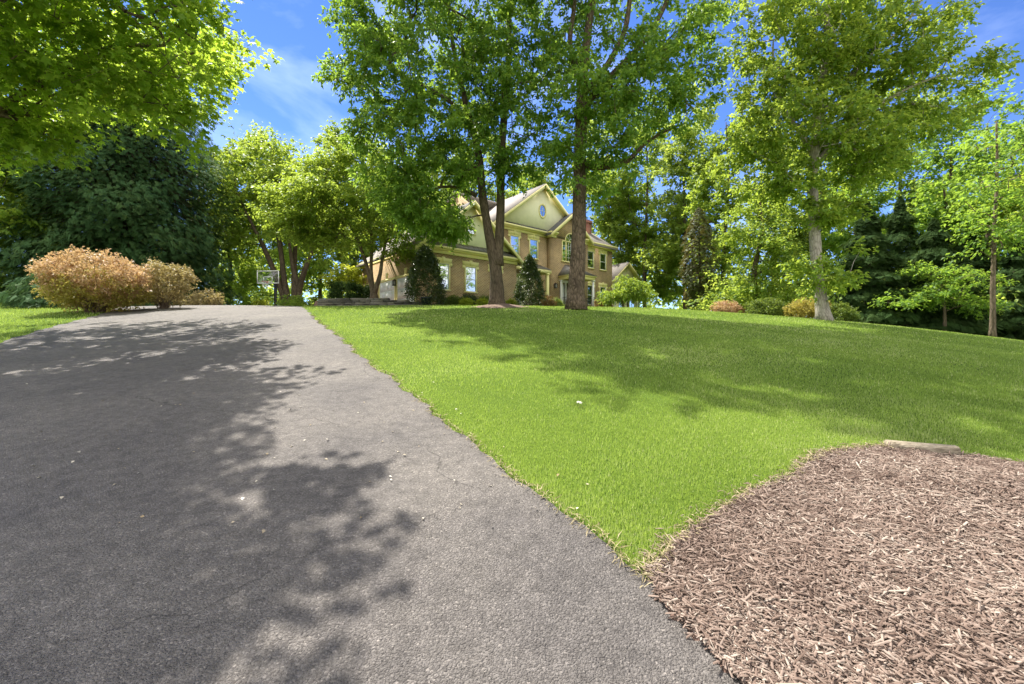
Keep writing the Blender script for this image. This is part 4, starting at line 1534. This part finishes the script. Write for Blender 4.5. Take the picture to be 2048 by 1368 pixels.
# pent roof over the garage windows: standing seams
mb = MB()
mb.prism([(-.38, Z(ZGE) + .035), (-.003, Z(ZGE) + .42), (-.003, Z(ZGE) + .035)], 'x', G0 + .05, G1 - .05)
for k in range(19):
    u = G0 + .2 + k * .39
    mb.prism([(-.39, Z(ZGE) + .045), (-.004, Z(ZGE) + .44), (-.004, Z(ZGE) + .40), (-.37, Z(ZGE) + .035)], 'x', u, u + .025)
part('pent_roof', mb, 'metal_roof')
mb = MB()
mb.prism([(BY - .36, Z(Z2E) + .035), (BY - .003, Z(Z2E) + .26), (BY - .003, Z(Z2E) + .035)], 'x', .6, BU0 - .15)
part('pent_roof', mb, 'slate')


# --- windows
def window(u, z0, z1, wdt, y, lintel=True, cols=1, rows=2, name='window'):
    """double hung sash window on a front wall at local y"""
    mb = MB()
    f = .075
    h = wdt / 2
    a, b_ = Z(z0), Z(z1)
    yo = y - .055
    mb.box(u - h - f, u - h, yo, y - .002, a, b_)
    mb.box(u + h, u + h + f, yo, y - .002, a, b_)
    mb.box(u - h - f, u + h + f, yo, y - .002, b_, b_ + f)
    mb.box(u - h - f - .04, u + h + f + .04, yo - .04, y - .002, a - .07, a - .001)
    o = part(name, mb, 'cream')
    s = MB()
    zm = (a + b_) / 2
    s.box(u - h + .001, u + h - .001, y - .045, y - .012, zm - .022, zm + .022)
    s.box(u - h + .001, u - h + .035, y - .040, y - .012, a, b_)
    s.box(u + h - .035, u + h - .001, y - .040, y - .012, a, b_)
    s.box(u - h + .036, u + h - .036, y - .040, y - .012, a + .001, a + .045)
    s.box(u - h + .036, u + h - .036, y - .040, y - .012, b_ - .04, b_ - .001)
    for k in range(1, cols):
        x = u - h + wdt * k / cols
        s.box(x - .011, x + .011, y - .034, y - .012, a + .05, b_ - .05)
    for k in range(1, rows):
        zz = a + (b_ - a) * k / rows
        if abs(zz - zm) > .05:
            s.box(u - h + .04, u + h - .04, y - .033, y - .013, zz - .011, zz + .011)
    part('sash', s, 'white', o)
    g = MB()
    g.add([(u - h, y - .010, a), (u + h, y - .010, a), (u + h, y - .010, b_), (u - h, y - .010, b_)], [(0, 1, 2, 3)])
    part('pane', g, 'glass', o)
    if lintel:
        t = MB()
        zt = b_ + f
        t.prism([(u - h - f - .10, zt + .002), (u + h + f + .10, zt + .002), (u + h + f + .16, zt + .27), (u - h - f - .16, zt + .27)], 'y', y - .045, y - .001)
        for sx in (-1, 1):
            xx = sorted((u + sx * (h + f + .012), u + sx * (h + f + .155)))
            t.box(xx[0], xx[1], y - .046, y - .001, zt - .2, zt)
        t.prism([(u - .07, zt + .003), (u + .07, zt + .003), (u + .11, zt + .34), (u - .11, zt + .34)], 'y', y - .075, y - .046)
        part('lintel', t, 'cream', o)
    return o


for u in (-5.77, -3.79, -1.81):
    window(u, 3.14, 4.68, .78, 0)
for u in (1.4, 3.3):
    window(u, 6.37, 7.78, .78, BY)
for u in (9.95, 11.65):
    window(u, 6.37, 7.78, .78, BY)
    window(u, 3.2, 4.85, .78, BY)


def arc(c, zc, r, n, a0=0, a1=180):
    return [(c + r * math.cos(math.radians(a0 + (a1 - a0) * k / n)), zc + r * math.sin(math.radians(a0 + (a1 - a0) * k / n))) for k in range(n + 1)]


def ring(mb, c, zc, r0, r1, y0, y1, n=20, a0=0, a1=180, sz=1.0):
    A, B_ = arc(c, 0, r1, n, a0, a1), arc(c, 0, r0, n, a0, a1)
    for k in range(n):
        q = [A[k], A[k + 1], B_[k + 1], B_[k]]
        mb.prism([(x, zc + z * sz) for x, z in q], 'y', y0, y1)


def fan_window(u, zc, r, y, name='fan_window', mat='cream'):
    mb = MB()
    ring(mb, u, zc, r, r + .09, y - .05, y - .002)
    mb.box(u - r - .09, u + r + .09, y - .06, y - .002, zc - .08, zc - .001)
    o = part(name, mb, mat)
    g = MB()
    p = arc(u, zc, r, 20)
    g.add([(x, y - .010, z) for x, z in p], [tuple(range(len(p)))])
    part('pane', g, 'glass', o)
    s = MB()
    for a in (36, 72, 108, 144):
        ca, sa = math.cos(math.radians(a)), math.sin(math.radians(a))
        px_, pz = -sa * .012, ca * .012
        s.prism([(u + ca * r * .3 + px_, zc + sa * r * .3 + pz), (u + ca * r * .3 - px_, zc + sa * r * .3 - pz), (u + ca * r - px_, zc + sa * r - pz), (u + ca * r + px_, zc + sa * r + pz)], 'y', y - .03, y - .012)
    ring(s, u, zc, r * .28, r * .32, y - .031, y - .0125)
    part('muntins', s, 'white', o)
    return o


fan_window(-3.79, Z(6.80), .30, 0)
# oval window in the main gable
mb = MB()
ring(mb, 4.25, Z(10.16), .30, .40, BY - .05, BY - .002, 28, 0, 360, 1.45)
o = part('oval_window', mb, 'cream')
g = MB()
p = [(4.25 + .30 * math.cos(a), BY - .010, Z(10.16) + .30 * 1.45 * math.sin(a)) for a in np.linspace(0, 2 * np.pi, 28, endpoint=False)]
g.add(p, [tuple(range(28))])
part('pane', g, 'glass', o)
s = MB()
s.box(4.25 - .012, 4.25 + .012, BY - .03, BY - .012, Z(10.16) - .42, Z(10.16) + .42)
s.box(4.25 - .29, 4.25 + .29, BY - .031, BY - .013, Z(10.16) - .012, Z(10.16) + .012)
part('muntins', s, 'white', o)

# tall arched window over the porch
mb = MB()
y = BAYY
u = bc + .05
zb_, zs = Z(6.46), Z(8.0)
mb.box(u - 1.05, u + 1.05, y - .06, y - .002, zs, zs + .09)
mb.box(u - 1.12, u + 1.12, y - .10, y - .002, zb_ - .09, zb_ - .001)
for a in (-1.05, -.62, .53, .96):
    mb.box(u + a, u + a + .09, y - .055, y - .002, zb_, zs - .001)
o = part('arched_window', mb, 'cream')
g = MB()
for a, b_ in ((-.96, -.62), (-.53, .53), (.62, .96)):
    g.add([(u + a, y - .010, zb_), (u + b_, y - .010, zb_), (u + b_, y - .010, zs), (u + a, y - .010, zs)], [(0, 1, 2, 3)])
part('pane', g, 'glass', o)
s = MB()
for a, b_, nc in ((-.96, -.62, 1), (-.53, .53, 4), (.62, .96, 1)):
    for k in range(1, nc):
        x = u + a + (b_ - a) * k / nc
        s.box(x - .011, x + .011, y - .032, y - .012, zb_, zs)
    for k in range(1, 5):
        zz = zb_ + (zs - zb_) * k / 5
        s.box(u + a, u + b_, y - .031, y - .0125, zz - .011, zz + .011)
part('muntins', s, 'white', o)
fan_window(u, Z(8.10), .60, BAYY)

# --- garage doors on the left side wall (x = G0, facing -u)
for k, (t0, t1) in enumerate(((.42, 2.68), (3.05, 5.3), (5.68, 7.9))):
    mb = MB()
    x = G0
    zt = Z(3.92)
    mb.box(x - .05, x - .002, t0 - .12, t0, 0, zt)
    mb.box(x - .05, x - .002, t1, t1 + .12, 0, zt)
    mb.box(x - .055, x - .002, t0 - .14, t1 + .14, zt, zt + .14)
    o = part('garage_door_frame', mb, 'cream')
    d_ = MB()
    for r_ in range(4):
        z0, z1 = .02 + r_ * (zt - .02) / 4, .02 + (r_ + 1) * (zt - .02) / 4 - .012
        d_.box(x - .025, x - .003, t0 + .003, t1 - .003, z0, z1)
        for c_ in range(4):
            w4 = (t1 - t0) / 4
            d_.box(x - .035, x - .0255, t0 + c_ * w4 + .09, t0 + (c_ + 1) * w4 - .09, z0 + .09, z1 - .09)
    part('door_panel', d_, 'white', o)
    ks = MB()
    ks.prism([((t0 + t1) / 2 - .10, zt + .142), ((t0 + t1) / 2 + .10, zt + .142), ((t0 + t1) / 2 + .15, zt + .52), ((t0 + t1) / 2 - .15, zt + .52)], 'x', x - .06, x - .002)
    part('keystone', ks, 'cream', o)


def lantern(p, side):
    mb = MB()
    x, y_, z_ = p
    dx, dy = side
    cx_, cy_ = x + dx * .16, y_ + dy * .16
    mb.box(min(x, x + dx * .02) - abs(dy) * .05, max(x, x + dx * .02) + abs(dy) * .05, min(y_, y_ + dy * .02) - abs(dx) * .05, max(y_, y_ + dy * .02) + abs(dx) * .05, z_ - .1, z_ + .12)
    mb.tube([(x + dx * .02, y_ + dy * .02, z_ + .08), (cx_, cy_, z_ + .17), (cx_, cy_, z_ + .12)], .012, 6)
    for s1 in (-1, 1):
        for s2 in (-1, 1):
            mb.box(cx_ + s1 * .085 - .008, cx_ + s1 * .085 + .008, cy_ + s2 * .085 - .008, cy_ + s2 * .085 + .008, z_ - .22, z_ + .04)
    mb.box(cx_ - .1, cx_ + .1, cy_ - .1, cy_ + .1, z_ - .25, z_ - .221)
    v = [(cx_ - .12, cy_ - .12, z_ + .041), (cx_ + .12, cy_ - .12, z_ + .041), (cx_ + .12, cy_ + .12, z_ + .041), (cx_ - .12, cy_ + .12, z_ + .041), (cx_, cy_, z_ + .14)]
    mb.add(v, [(0, 1, 4), (1, 2, 4), (2, 3, 4), (3, 0, 4)])
    mb.add(v[:4], [(3, 2, 1, 0)])
    o = part('wall_lantern', mb, 'black')
    g = MB()
    g.box(cx_ - .07, cx_ + .07, cy_ - .07, cy_ + .07, z_ - .22, z_ + .03)
    part('lantern_glass', g, 'lantern_glass', o)


lantern((G0 - .001, 2.86, Z(3.75)), (-1, 0))
lantern((G0 - .001, 5.5, Z(3.75)), (-1, 0))
lantern((BU0 + .35, BAYY - .001, Z(4.45)), (0, -1))

# --- side porch between garage and bay
mb = MB()
mb.prism([(.55, Z(5.40)), (BY - .003, Z(5.95)), (BY - .003, Z(5.86)), (.55, Z(5.36))], 'x', .06, 3.95)
for k in range(9):
    uu = .2 + k * .44
    mb.prism([(.54, Z(5.405)), (BY - .004, Z(5.975)), (BY - .004, Z(5.94)), (.54, Z(5.38))], 'x', uu, uu + .025)
pr = part('side_porch_roof', mb, 'metal_roof')
mb = MB()
mb.box(.06, 3.95, .56, .72, Z(5.12), Z(5.355))
mb.box(3.79, 3.95, .722, BY - .003, Z(5.12), Z(5.355))
part('fascia', mb, 'cream', pr)
mb = MB()
mb.box(3.55, 3.75, .60, .80, .75, Z(5.118))
mb.box(3.50, 3.80, .55, .85, .6, .75)
mb.box(3.51, 3.79, .56, .84, Z(5.02), Z(5.117))
part('porch_post', mb, 'cream')
mb = MB()
mb.box(.35, 3.4, BY - .06, BY - .003, .75, Z(5.1))
part('side_entry_surround', mb, 'stucco')
mb = MB()
mb.box(1.0, 1.95, BY - .10, BY - .061, .75, Z(4.4))
part('side_door', mb, 'white')

# --- front porch: hip roof, columns, door, steps, railings
pu0, pu1, py0 = 5.45, 8.15, -.42
ze, zt = Z(5.20), Z(6.18)
mb = MB()
v = [(pu0, py0, ze), (pu1, py0, ze), (pu1, BAYY - .003, ze), (pu0, BAYY - .003, ze), (pu0 + .85, BAYY - .004, zt), (pu1 - .85, BAYY - .004, zt)]
mb.add(v, [(0, 1, 5, 4), (1, 2, 5), (3, 0, 4), (0, 3, 2, 1)])
for k in range(1, 7):
    t = k / 7
    a = np.array([pu0 + (pu1 - pu0) * t, py0, ze])
    bq = np.array([pu0 + .85 + (pu1 - pu0 - 1.7) * t, BAYY - .01, zt])
    mb.tube([a + [0, 0, .012], bq + [0, 0, .012]], .018, 4)
for k in range(1, 4):
    t = k / 4
    for ex, tx in ((pu0, pu0 + .85), (pu1, pu1 - .85)):
        mb.tube([(ex, py0 + (BAYY - py0) * t, ze + .012), (ex + (tx - ex) * t, py0 + (BAYY - py0) * t + (BAYY - py0) * (1 - t) * t, ze + (zt - ze) * t + .012)], .016, 4)
pr = part('porch_roof', mb, 'metal_roof')
mb = MB()
mb.box(pu0 + .04, pu1 - .04, py0 + .04, BAYY - .005, ze - .09, ze - .002)
mb.box(pu0 + .14, pu1 - .14, py0 + .14, py0 + .34, ze - .32, ze - .091)
mb.box(pu0 + .14, pu0 + .34, py0 + .342, BAYY - .005, ze - .32, ze - .091)
mb.box(pu1 - .34, pu1 - .14, py0 + .342, BAYY - .005, ze - .32, ze - .091)
part('entablature', mb, 'cream', pr)
FL = Z(2.62)
for cu, cv in ((pu0 + .26, py0 + .26), (pu1 - .26, py0 + .26), (pu0 + .26, BAYY - .18), (pu1 - .26, BAYY - .18)):
    mb = MB()
    hgt = ze - .322 - FL
    mb.tube([(cu, cv, FL + .1), (cu, cv, FL + hgt * .35), (cu, cv, FL + hgt - .08)], [.115, .112, .092], 16)
    mb.box(cu - .15, cu + .15, cv - .15, cv + .15, FL + .001, FL + .10)
    mb.box(cu - .13, cu + .13, cv - .13, cv + .13, ze - .40, ze - .323)
    part('porch_column', mb, 'white')
mb = MB()
mb.box(pu0 + .05, pu1 - .05, py0 + .05, BAYY - .004, 0, FL)
for k in range(3):
    mb.box(pu0 + .45, pu1 - .45, py0 + .05 - .32 * (k + 1), py0 + .048 - .32 * k, 0, FL - .17 * (k + 1))
part('porch_floor', mb, 'brick_red')
mb = MB()
mb.box(bc - .48, bc + .48, BAYY - .05, BAYY - .003, FL + .02, FL + 2.1)
dr = part('front_door', mb, 'dark_door')
mb = MB()
mb.box(bc - .62, bc - .481, BAYY - .07, BAYY - .003, FL + .01, FL + 2.1)
mb.box(bc + .481, bc + .62, BAYY - .07, BAYY - .003, FL + .01, FL + 2.1)
mb.box(bc - .98, bc - .90, BAYY - .07, BAYY - .003, FL + .01, FL + 2.1)
mb.box(bc + .90, bc + .98, BAYY - .07, BAYY - .003, FL + .01, FL + 2.1)
mb.box(bc - 1.0, bc + 1.0, BAYY - .08, BAYY - .003, FL + 2.101, FL + 2.3)
part('door_frame', mb, 'white', dr)
for a, b_ in ((-.90, -.62), (.62, .90)):
    mb = MB()
    mb.add([(bc + a, BAYY - .010, FL + .25), (bc + b_, BAYY - .010, FL + .25), (bc + b_, BAYY - .010, FL + 2.09), (bc + a, BAYY - .010, FL + 2.09)], [(0, 1, 2, 3)])
    part('sidelight', mb, 'glass', dr)
for e, d0, d1 in ((pu0 + .26, py0 + .42, BAYY - .32), (pu1 - .26, py0 + .42, BAYY - .32)):
    mb = MB()
    mb.box(e - .015, e + .015, d0, d1, FL + .86, FL + .89)
    mb.box(e - .012, e + .012, d0, d1, FL + .10, FL + .125)
    k = d0
    while k < d1:
        mb.box(e - .008, e + .008, k, k + .016, FL + .126, FL + .859)
        k += .11
    part('porch_railing', mb, 'black')
for e in (pu0 + .50, pu1 - .50):
    mb = MB()
    y0_, y1_ = py0, py0 - 1.15
    mb.tube([(e, y0_, FL + .88), (e, y1_, FL + .30)], .018, 6)
    mb.tube([(e, y0_, FL + .12), (e, y1_, FL - .46)], .014, 6)
    for k in range(11):
        t = k / 10
        yk = y0_ + (y1_ - y0_) * t
        mb.tube([(e, yk, FL + .12 - .58 * t), (e, yk, FL + .88 - .58 * t)], .009, 5)
    mb.tube([(e, y1_, 0), (e, y1_, FL + .36)], .02, 6)
    part('stair_railing', mb, 'black')

# --- chimney
mb = MB()
mb.box(11.95, 12.85, 4.1, 5.2, Z(8.6), Z(11.1))
mb.box(11.88, 12.92, 4.03, 5.27, Z(11.1) + .001, Z(11.28))
mb.box(11.93, 12.87, 4.08, 5.22, Z(11.28) + .001, Z(11.40))
ch = part('chimney', mb, 'brick_red', mainroof)
mb = MB()
mb.tube([(12.4, 4.65, Z(11.40)), (12.4, 4.65, Z(11.72))], .17, 12)
mb.tube([(12.4, 4.65, Z(11.78)), (12.4, 4.65, Z(11.82)), (12.4, 4.65, Z(11.90))], [.26, .26, .05], 12)
for a in range(4):
    mb.tube([(12.4 + .15 * math.cos(a * 1.57), 4.65 + .15 * math.sin(a * 1.57), Z(11.70)), (12.4 + .15 * math.cos(a * 1.57), 4.65 + .15 * math.sin(a * 1.57), Z(11.79))], .012, 4)
o = mb.build('chimney_cap', M['black'], house)

# --- small gabled wing at the right end
D0, D1, DY = 15.9, 20.5, 4.0
dc = (D0 + D1) / 2
mb = MB()
mb.box(D0, D1, DY, DY + 7, 0, Z(6.2))
mb.prism([(D0, Z(6.2)), (D1, Z(6.2)), (dc, Z(6.2) + (dc - D0) * .75)], 'y', DY, DY + .3)
mb.box(MR + .003, D0 - .003, 5.0, 10, 0, Z(5.6))
part('wing_wall', mb, 'stucco')
part('wing_roof', gable_roof(dc, (D1 - D0) / 2, Z(6.22), .75, DY - .35, DY + 7.2, over=.35), 'roof')
rakes(dc, (D1 - D0) / 2, Z(6.22), .75, DY - .352, over=.35)
fan_window(dc, Z(5.5), .62, DY, mat='white')
mb = MB()
mb.box(D0 + .25, D0 + .5, DY - .06, DY - .002, 0, Z(6.0))
part('corner_trim', mb, 'white')
mb = MB()
mb.box(D1 - .5, D1 - .25, DY - .06, DY - .002, 0, Z(6.0))
part('corner_trim', mb, 'white')
window(dc - .9, 3.2, 5.2, .9, DY, lintel=False, cols=2, rows=4)
window(dc + .9, 3.2, 5.2, .9, DY, lintel=False, cols=2, rows=4)

# ------------------------------------------------------------------ stone wall, pots, hoop, slab
def stone(mb, x0, x1, y0, y1, z0, z1, rg, dirx, diry, o):
    """irregular block in a wall frame: along dir, across, up"""
    v = []
    for z in (z0, z1):
        for c in (y0, y1):
            for a in (x0, x1):
                j = rg.normal(0, .012, 3)
                v.append((a + j[0], c + j[1], z + j[2] * .8))
    v = np.array(v)
    P = o + v[:, :1] * dirx + v[:, 1:2] * diry + v[:, 2:] * np.array([0, 0, 1])
    mb.add(P, [(0, 2, 3, 1), (4, 5, 7, 6), (0, 1, 5, 4), (2, 6, 7, 3), (0, 4, 6, 2), (1, 3, 7, 5)], rg.uniform(0, 1))


rg = np.random.default_rng(44)
a = np.array([gx(633, 23.4), 23.4])
c = np.array([gx(855, 23.0), 23.0])
root = thing('stone_wall', 'low dry stacked grey stone wall holding the planting bed by the garage', 'stone wall', (a[0], a[1], Hf(*a)))
dv = np.append(unit(c - a), 0)
nv = np.array([-dv[1], dv[0], 0])
ln = np.linalg.norm(c - a)
mb = MB()
for course in range(5):
    t = rg.uniform(0, .2)
    z0 = -.12 + course * .115
    lim = ln if course < 3 else (ln * .80 if course == 3 else ln * .62)
    while t < lim:
        L_ = rg.uniform(.3, .95)
        base = np.array([0, 0, Hf(a[0] + dv[0] * t, a[1] + dv[1] * t) - Hf(*a)])
        th_ = rg.uniform(-.02, .03)
        stone(mb, t, min(t + L_, lim + .15), -.02 + th_ + course * .02, .34, z0, z0 + .105, rg, dv, nv, base)
        t += L_ + .012
for course in range(5):
    t = .36
    while t < 2.4:
        L_ = rg.uniform(.3, .8)
        stone(mb, -t - L_, -t, -.02 + course * .02 + rg.uniform(-.02, .02), .32, -.12 + course * .115, -.015 + course * .115, rg, -np.array([-.35, .94, 0]), np.array([.94, .35, 0]), np.zeros(3))
        t += L_ + .012
part_ = mb.build('stones', rndmat('wall_stone', [(.07, .066, .057), (.15, .14, .115), (.25, .225, .18)]), root)
# soil held by the wall
mb = MB()
v, f = grid_sheet(np.linspace(a[0] - .2, c[0], 40), np.linspace(23.3, 28.0, 24), lambda x, y: H(x, np.minimum(y, 24)) + .33 * sstep(23.4, 23.8, y) * sstep(c[0], c[0] - 2, x) - 1.2 * sstep(26.0, 27.6, y))
mb.add(v, f)
tag(mb.build('planting_bed', mulch, smooth=True), 'mulched bed behind the stone wall', 'planting bed', kind='structure')
# mulch mound under the twin tree
mb = MB()
c0 = gp(1000, 19.3)
rr = np.linspace(0, 1, 14)
aa = np.linspace(0, 2 * np.pi, 48, endpoint=False)
V = []
for q in rr:
    R_ = q * (1.25 + .15 * np.sin(aa * 3) + .08 * np.sin(aa * 7))
    xx, yy_ = c0[0] + np.cos(aa) * R_, c0[1] + np.sin(aa) * R_ * .8
    V.append(np.stack([xx, yy_, H(xx, yy_) + .015 + .19 * (1 - q) ** 1.2 + .012 * np.sin(aa * 11 + q * 20) * (1 - q)], 1))
V = np.concatenate(V)
i = np.arange(13)[:, None] * 48
j = np.arange(48)[None]
k = (j + 1) % 48
mb.add(V, np.stack([i + j, i + k, i + 48 + k, i + 48 + j], -1).reshape(-1, 4))
tag(mb.build('mulch_mound', noisemat('old_mulch', [(.3, (.10, .065, .045)), (.7, (.26, .18, .13))], 20, 7, .95, .8, 40, .03), smooth=True), 'mulch mound around the twin stemmed tree', 'mulch', kind='structure')


def lathe(mb, prof, n=28):
    prof = np.array(prof)
    a_ = np.linspace(0, 2 * np.pi, n, endpoint=False)
    V = np.concatenate([np.stack([np.cos(a_) * r, np.sin(a_) * r, np.full(n, z)], 1) for r, z in prof])
    i = np.arange(len(prof) - 1)[:, None] * n
    j = np.arange(n)[None]
    k = (j + 1) % n
    mb.add(V, np.stack([i + j, i + k, i + n + k, i + n + j], -1).reshape(-1, 4))


for px, d, r, h, mat, lab, nm in ((852, 22.5, .26, .42, plainmat('dark_glaze', (.02, .026, .028), .35, .2), 'square shouldered dark planter in front of the first holly', 'planter'),
                                  (1486, 21.8, .18, .28, plainmat('terracotta', (.30, .13, .07), .8, .15), 'terracotta pot between the two low shrubs', 'flower_pot')):
    p0 = gp(px, d, 0)
    root = thing(nm, lab, 'planter' if nm == 'planter' else 'pot', tuple(p0))
    mb = MB()
    lathe(mb, [(0, 0), (r * .78, 0), (r * .95, h * .85), (r * 1.06, h * .86), (r * 1.08, h), (r * .95, h), (r * .92, h * .88), (0, h * .88)])
    mb.build('pot', mat, root, smooth=False)
    s = MB()
    lathe(s, [(0, h * .9), (r * .9, h * .885)])
    s.build('soil', mulch, root)

# basketball hoop
d = 31.0
p0 = np.array([gx(551, d + .9), d + .9, Hf(gx(551, d + .9), d + .9)])
hoop = thing('basketball_hoop', 'basketball hoop with clear backboard on a black post at the driveway end', 'basketball hoop', tuple(p0), math.radians(-5))
bt, bb_ = (CY - 541) / F * d - p0[2], (CY - 567) / F * d - p0[2]
hw = 23 / F * d
mb = MB()
mb.box(-.075, .075, -.075, .075, 0, bb_ + .15)
mb.box(-.13, .13, -.13, .13, 0, .03)
mb.build('post', M['black'], hoop)
mb = MB()
for z_ in (bb_ + .12, bb_ - .12):
    mb.tube([(-.05, -.05, z_), (-.28, -.80, z_ + .22)], .028, 6)
    mb.tube([(.05, -.05, z_), (.28, -.80, z_ + .22)], .028, 6)
mb.build('arm', M['black'], hoop)
gl, gnt, go = newmat('clear_acrylic')
tr = N_(gnt, 'ShaderNodeBsdfTransparent')
tr.inputs['Color'].default_value = (.86, .93, .92, 1)
gg = N_(gnt, 'ShaderNodeBsdfGlossy')
gg.inputs['Roughness'].default_value = .05
mx = N_(gnt, 'ShaderNodeMixShader')
mx.inputs[0].default_value = .10
gnt.links.new(tr.outputs[0], mx.inputs[1])
gnt.links.new(gg.outputs[0], mx.inputs[2])
gnt.links.new(mx.outputs[0], go.inputs[0])
mb = MB()
mb.box(-hw + .03, hw - .03, -.86, -.845, bb_ + .03, bt - .03)
bd = mb.build('backboard', gl, hoop)
mb = MB()
mb.box(-hw, hw, -.875, -.835, bt - .06, bt)
mb.box(-hw, hw, -.875, -.835, bb_, bb_ + .06)
mb.box(-hw, -hw + .05, -.874, -.836, bb_ + .061, bt - .061)
mb.box(hw - .05, hw, -.874, -.836, bb_ + .061, bt - .061)
s_ = hw * .42
z0, z1 = bb_ + .13, bb_ + .50
mb.box(-s_, s_, -.868, -.8605, z1 - .045, z1)
mb.box(-s_, s_, -.868, -.8605, z0, z0 + .04)
mb.box(-s_, -s_ + .045, -.868, -.8605, z0 + .041, z1 - .046)
mb.box(s_ - .045, s_, -.868, -.8605, z0 + .041, z1 - .046)
mb.build('backboard_frame', M['white'], bd)
mb = MB()
aa = np.linspace(0, 2 * np.pi, 25)
mb.tube(np.stack([.228 * np.cos(aa), -1.16 + .228 * np.sin(aa), np.full(25, bb_ + .10)], 1), .011, 6, cap=False)
mb.box(-.07, .07, -.94, -.877, bb_ + .03, bb_ + .12)
rim = mb.build('rim', plainmat('rim_orange', (.45, .07, .025), .5, .1), hoop)
mb = MB()
for k in range(12):
    a0 = k * math.pi / 6
    for s_ in (-1, 1):
        P = [((.228 - .09 * t) * math.cos(a0 + s_ * t * .8), -1.16 + (.228 - .09 * t) * math.sin(a0 + s_ * t * .8), bb_ + .095 - .42 * t) for t in np.linspace(0, 1, 5)]
        mb.tube(P, .005, 4, cap=False)
mb.build('net', M['white'], rim)

# weathered slab at the bed edge
p0 = np.array([3.46, 3.74])
mb = MB()
rg = np.random.default_rng(3)
top = [(-.22, .04), (-.20, .105), (0.0, .085), (.17, .075), (.27, .02), (.25, -.06), (.12, -.075), (-.06, -.05), (-.2, -.03)]
N9 = len(top)
zz = [.045 + .012 * math.sin(i * 1.7) for i in range(N9)]
V = [(x, y, -.05) for x, y in top] + [(x * 1.02, y * 1.04, z * .6) for (x, y), z in zip(top, zz)] + [(x * .97, y * .94, z) for (x, y), z in zip(top, zz)] + [(0, .02, .06)]
fs = []
for l in range(2):
    for i in range(N9):
        fs.append((l * N9 + i, l * N9 + (i + 1) % N9, (l + 1) * N9 + (i + 1) % N9, (l + 1) * N9 + i))
fs += [(2 * N9 + i, 2 * N9 + (i + 1) % N9, 3 * N9) for i in range(N9)]
mb.add(V, fs)
o = mb.build('edging_slab', noisemat('weathered_slab', [(.3, (.14, .11, .075)), (.7, (.34, .29, .21))], 14, 7, .9, .8, 30, .02, vec=(1, 3, 3)), None, loc=(p0[0], p0[1], Hf(*p0) + .02), rz=math.radians(-14))
tag(o, 'weathered flat slab half buried at the back edge of the mulch bed', 'edging slab')

# one pale curled leaf lying on the lawn
d = 5.0
p0 = np.array([gx(1157, 4.85), 4.85])
mb = MB()
rg = np.random.default_rng(12)
for k in range(3):
    a_ = rg.uniform(0, 6.28)
    T, B, NN = frames(np.array([[rg.normal(0, .4), rg.normal(0, .4), 1]]), np.array([[math.cos(a_), math.sin(a_), .2]]))
    inst(mb, LOBE_V, LOBE_F, np.array([[rg.normal(0, .012), rg.normal(0, .012), .045 + .008 * k]]), T, B, NN, np.array([.045]), np.array([.5]))
o = mb.build('fallen_leaf', rndmat('pale_leaf', [(.5, .48, .36), (.75, .74, .62)]), None, loc=(p0[0], p0[1], Hf(*p0)))
tag(o, 'pale curled leaf lying on the sunny lawn', 'leaf')
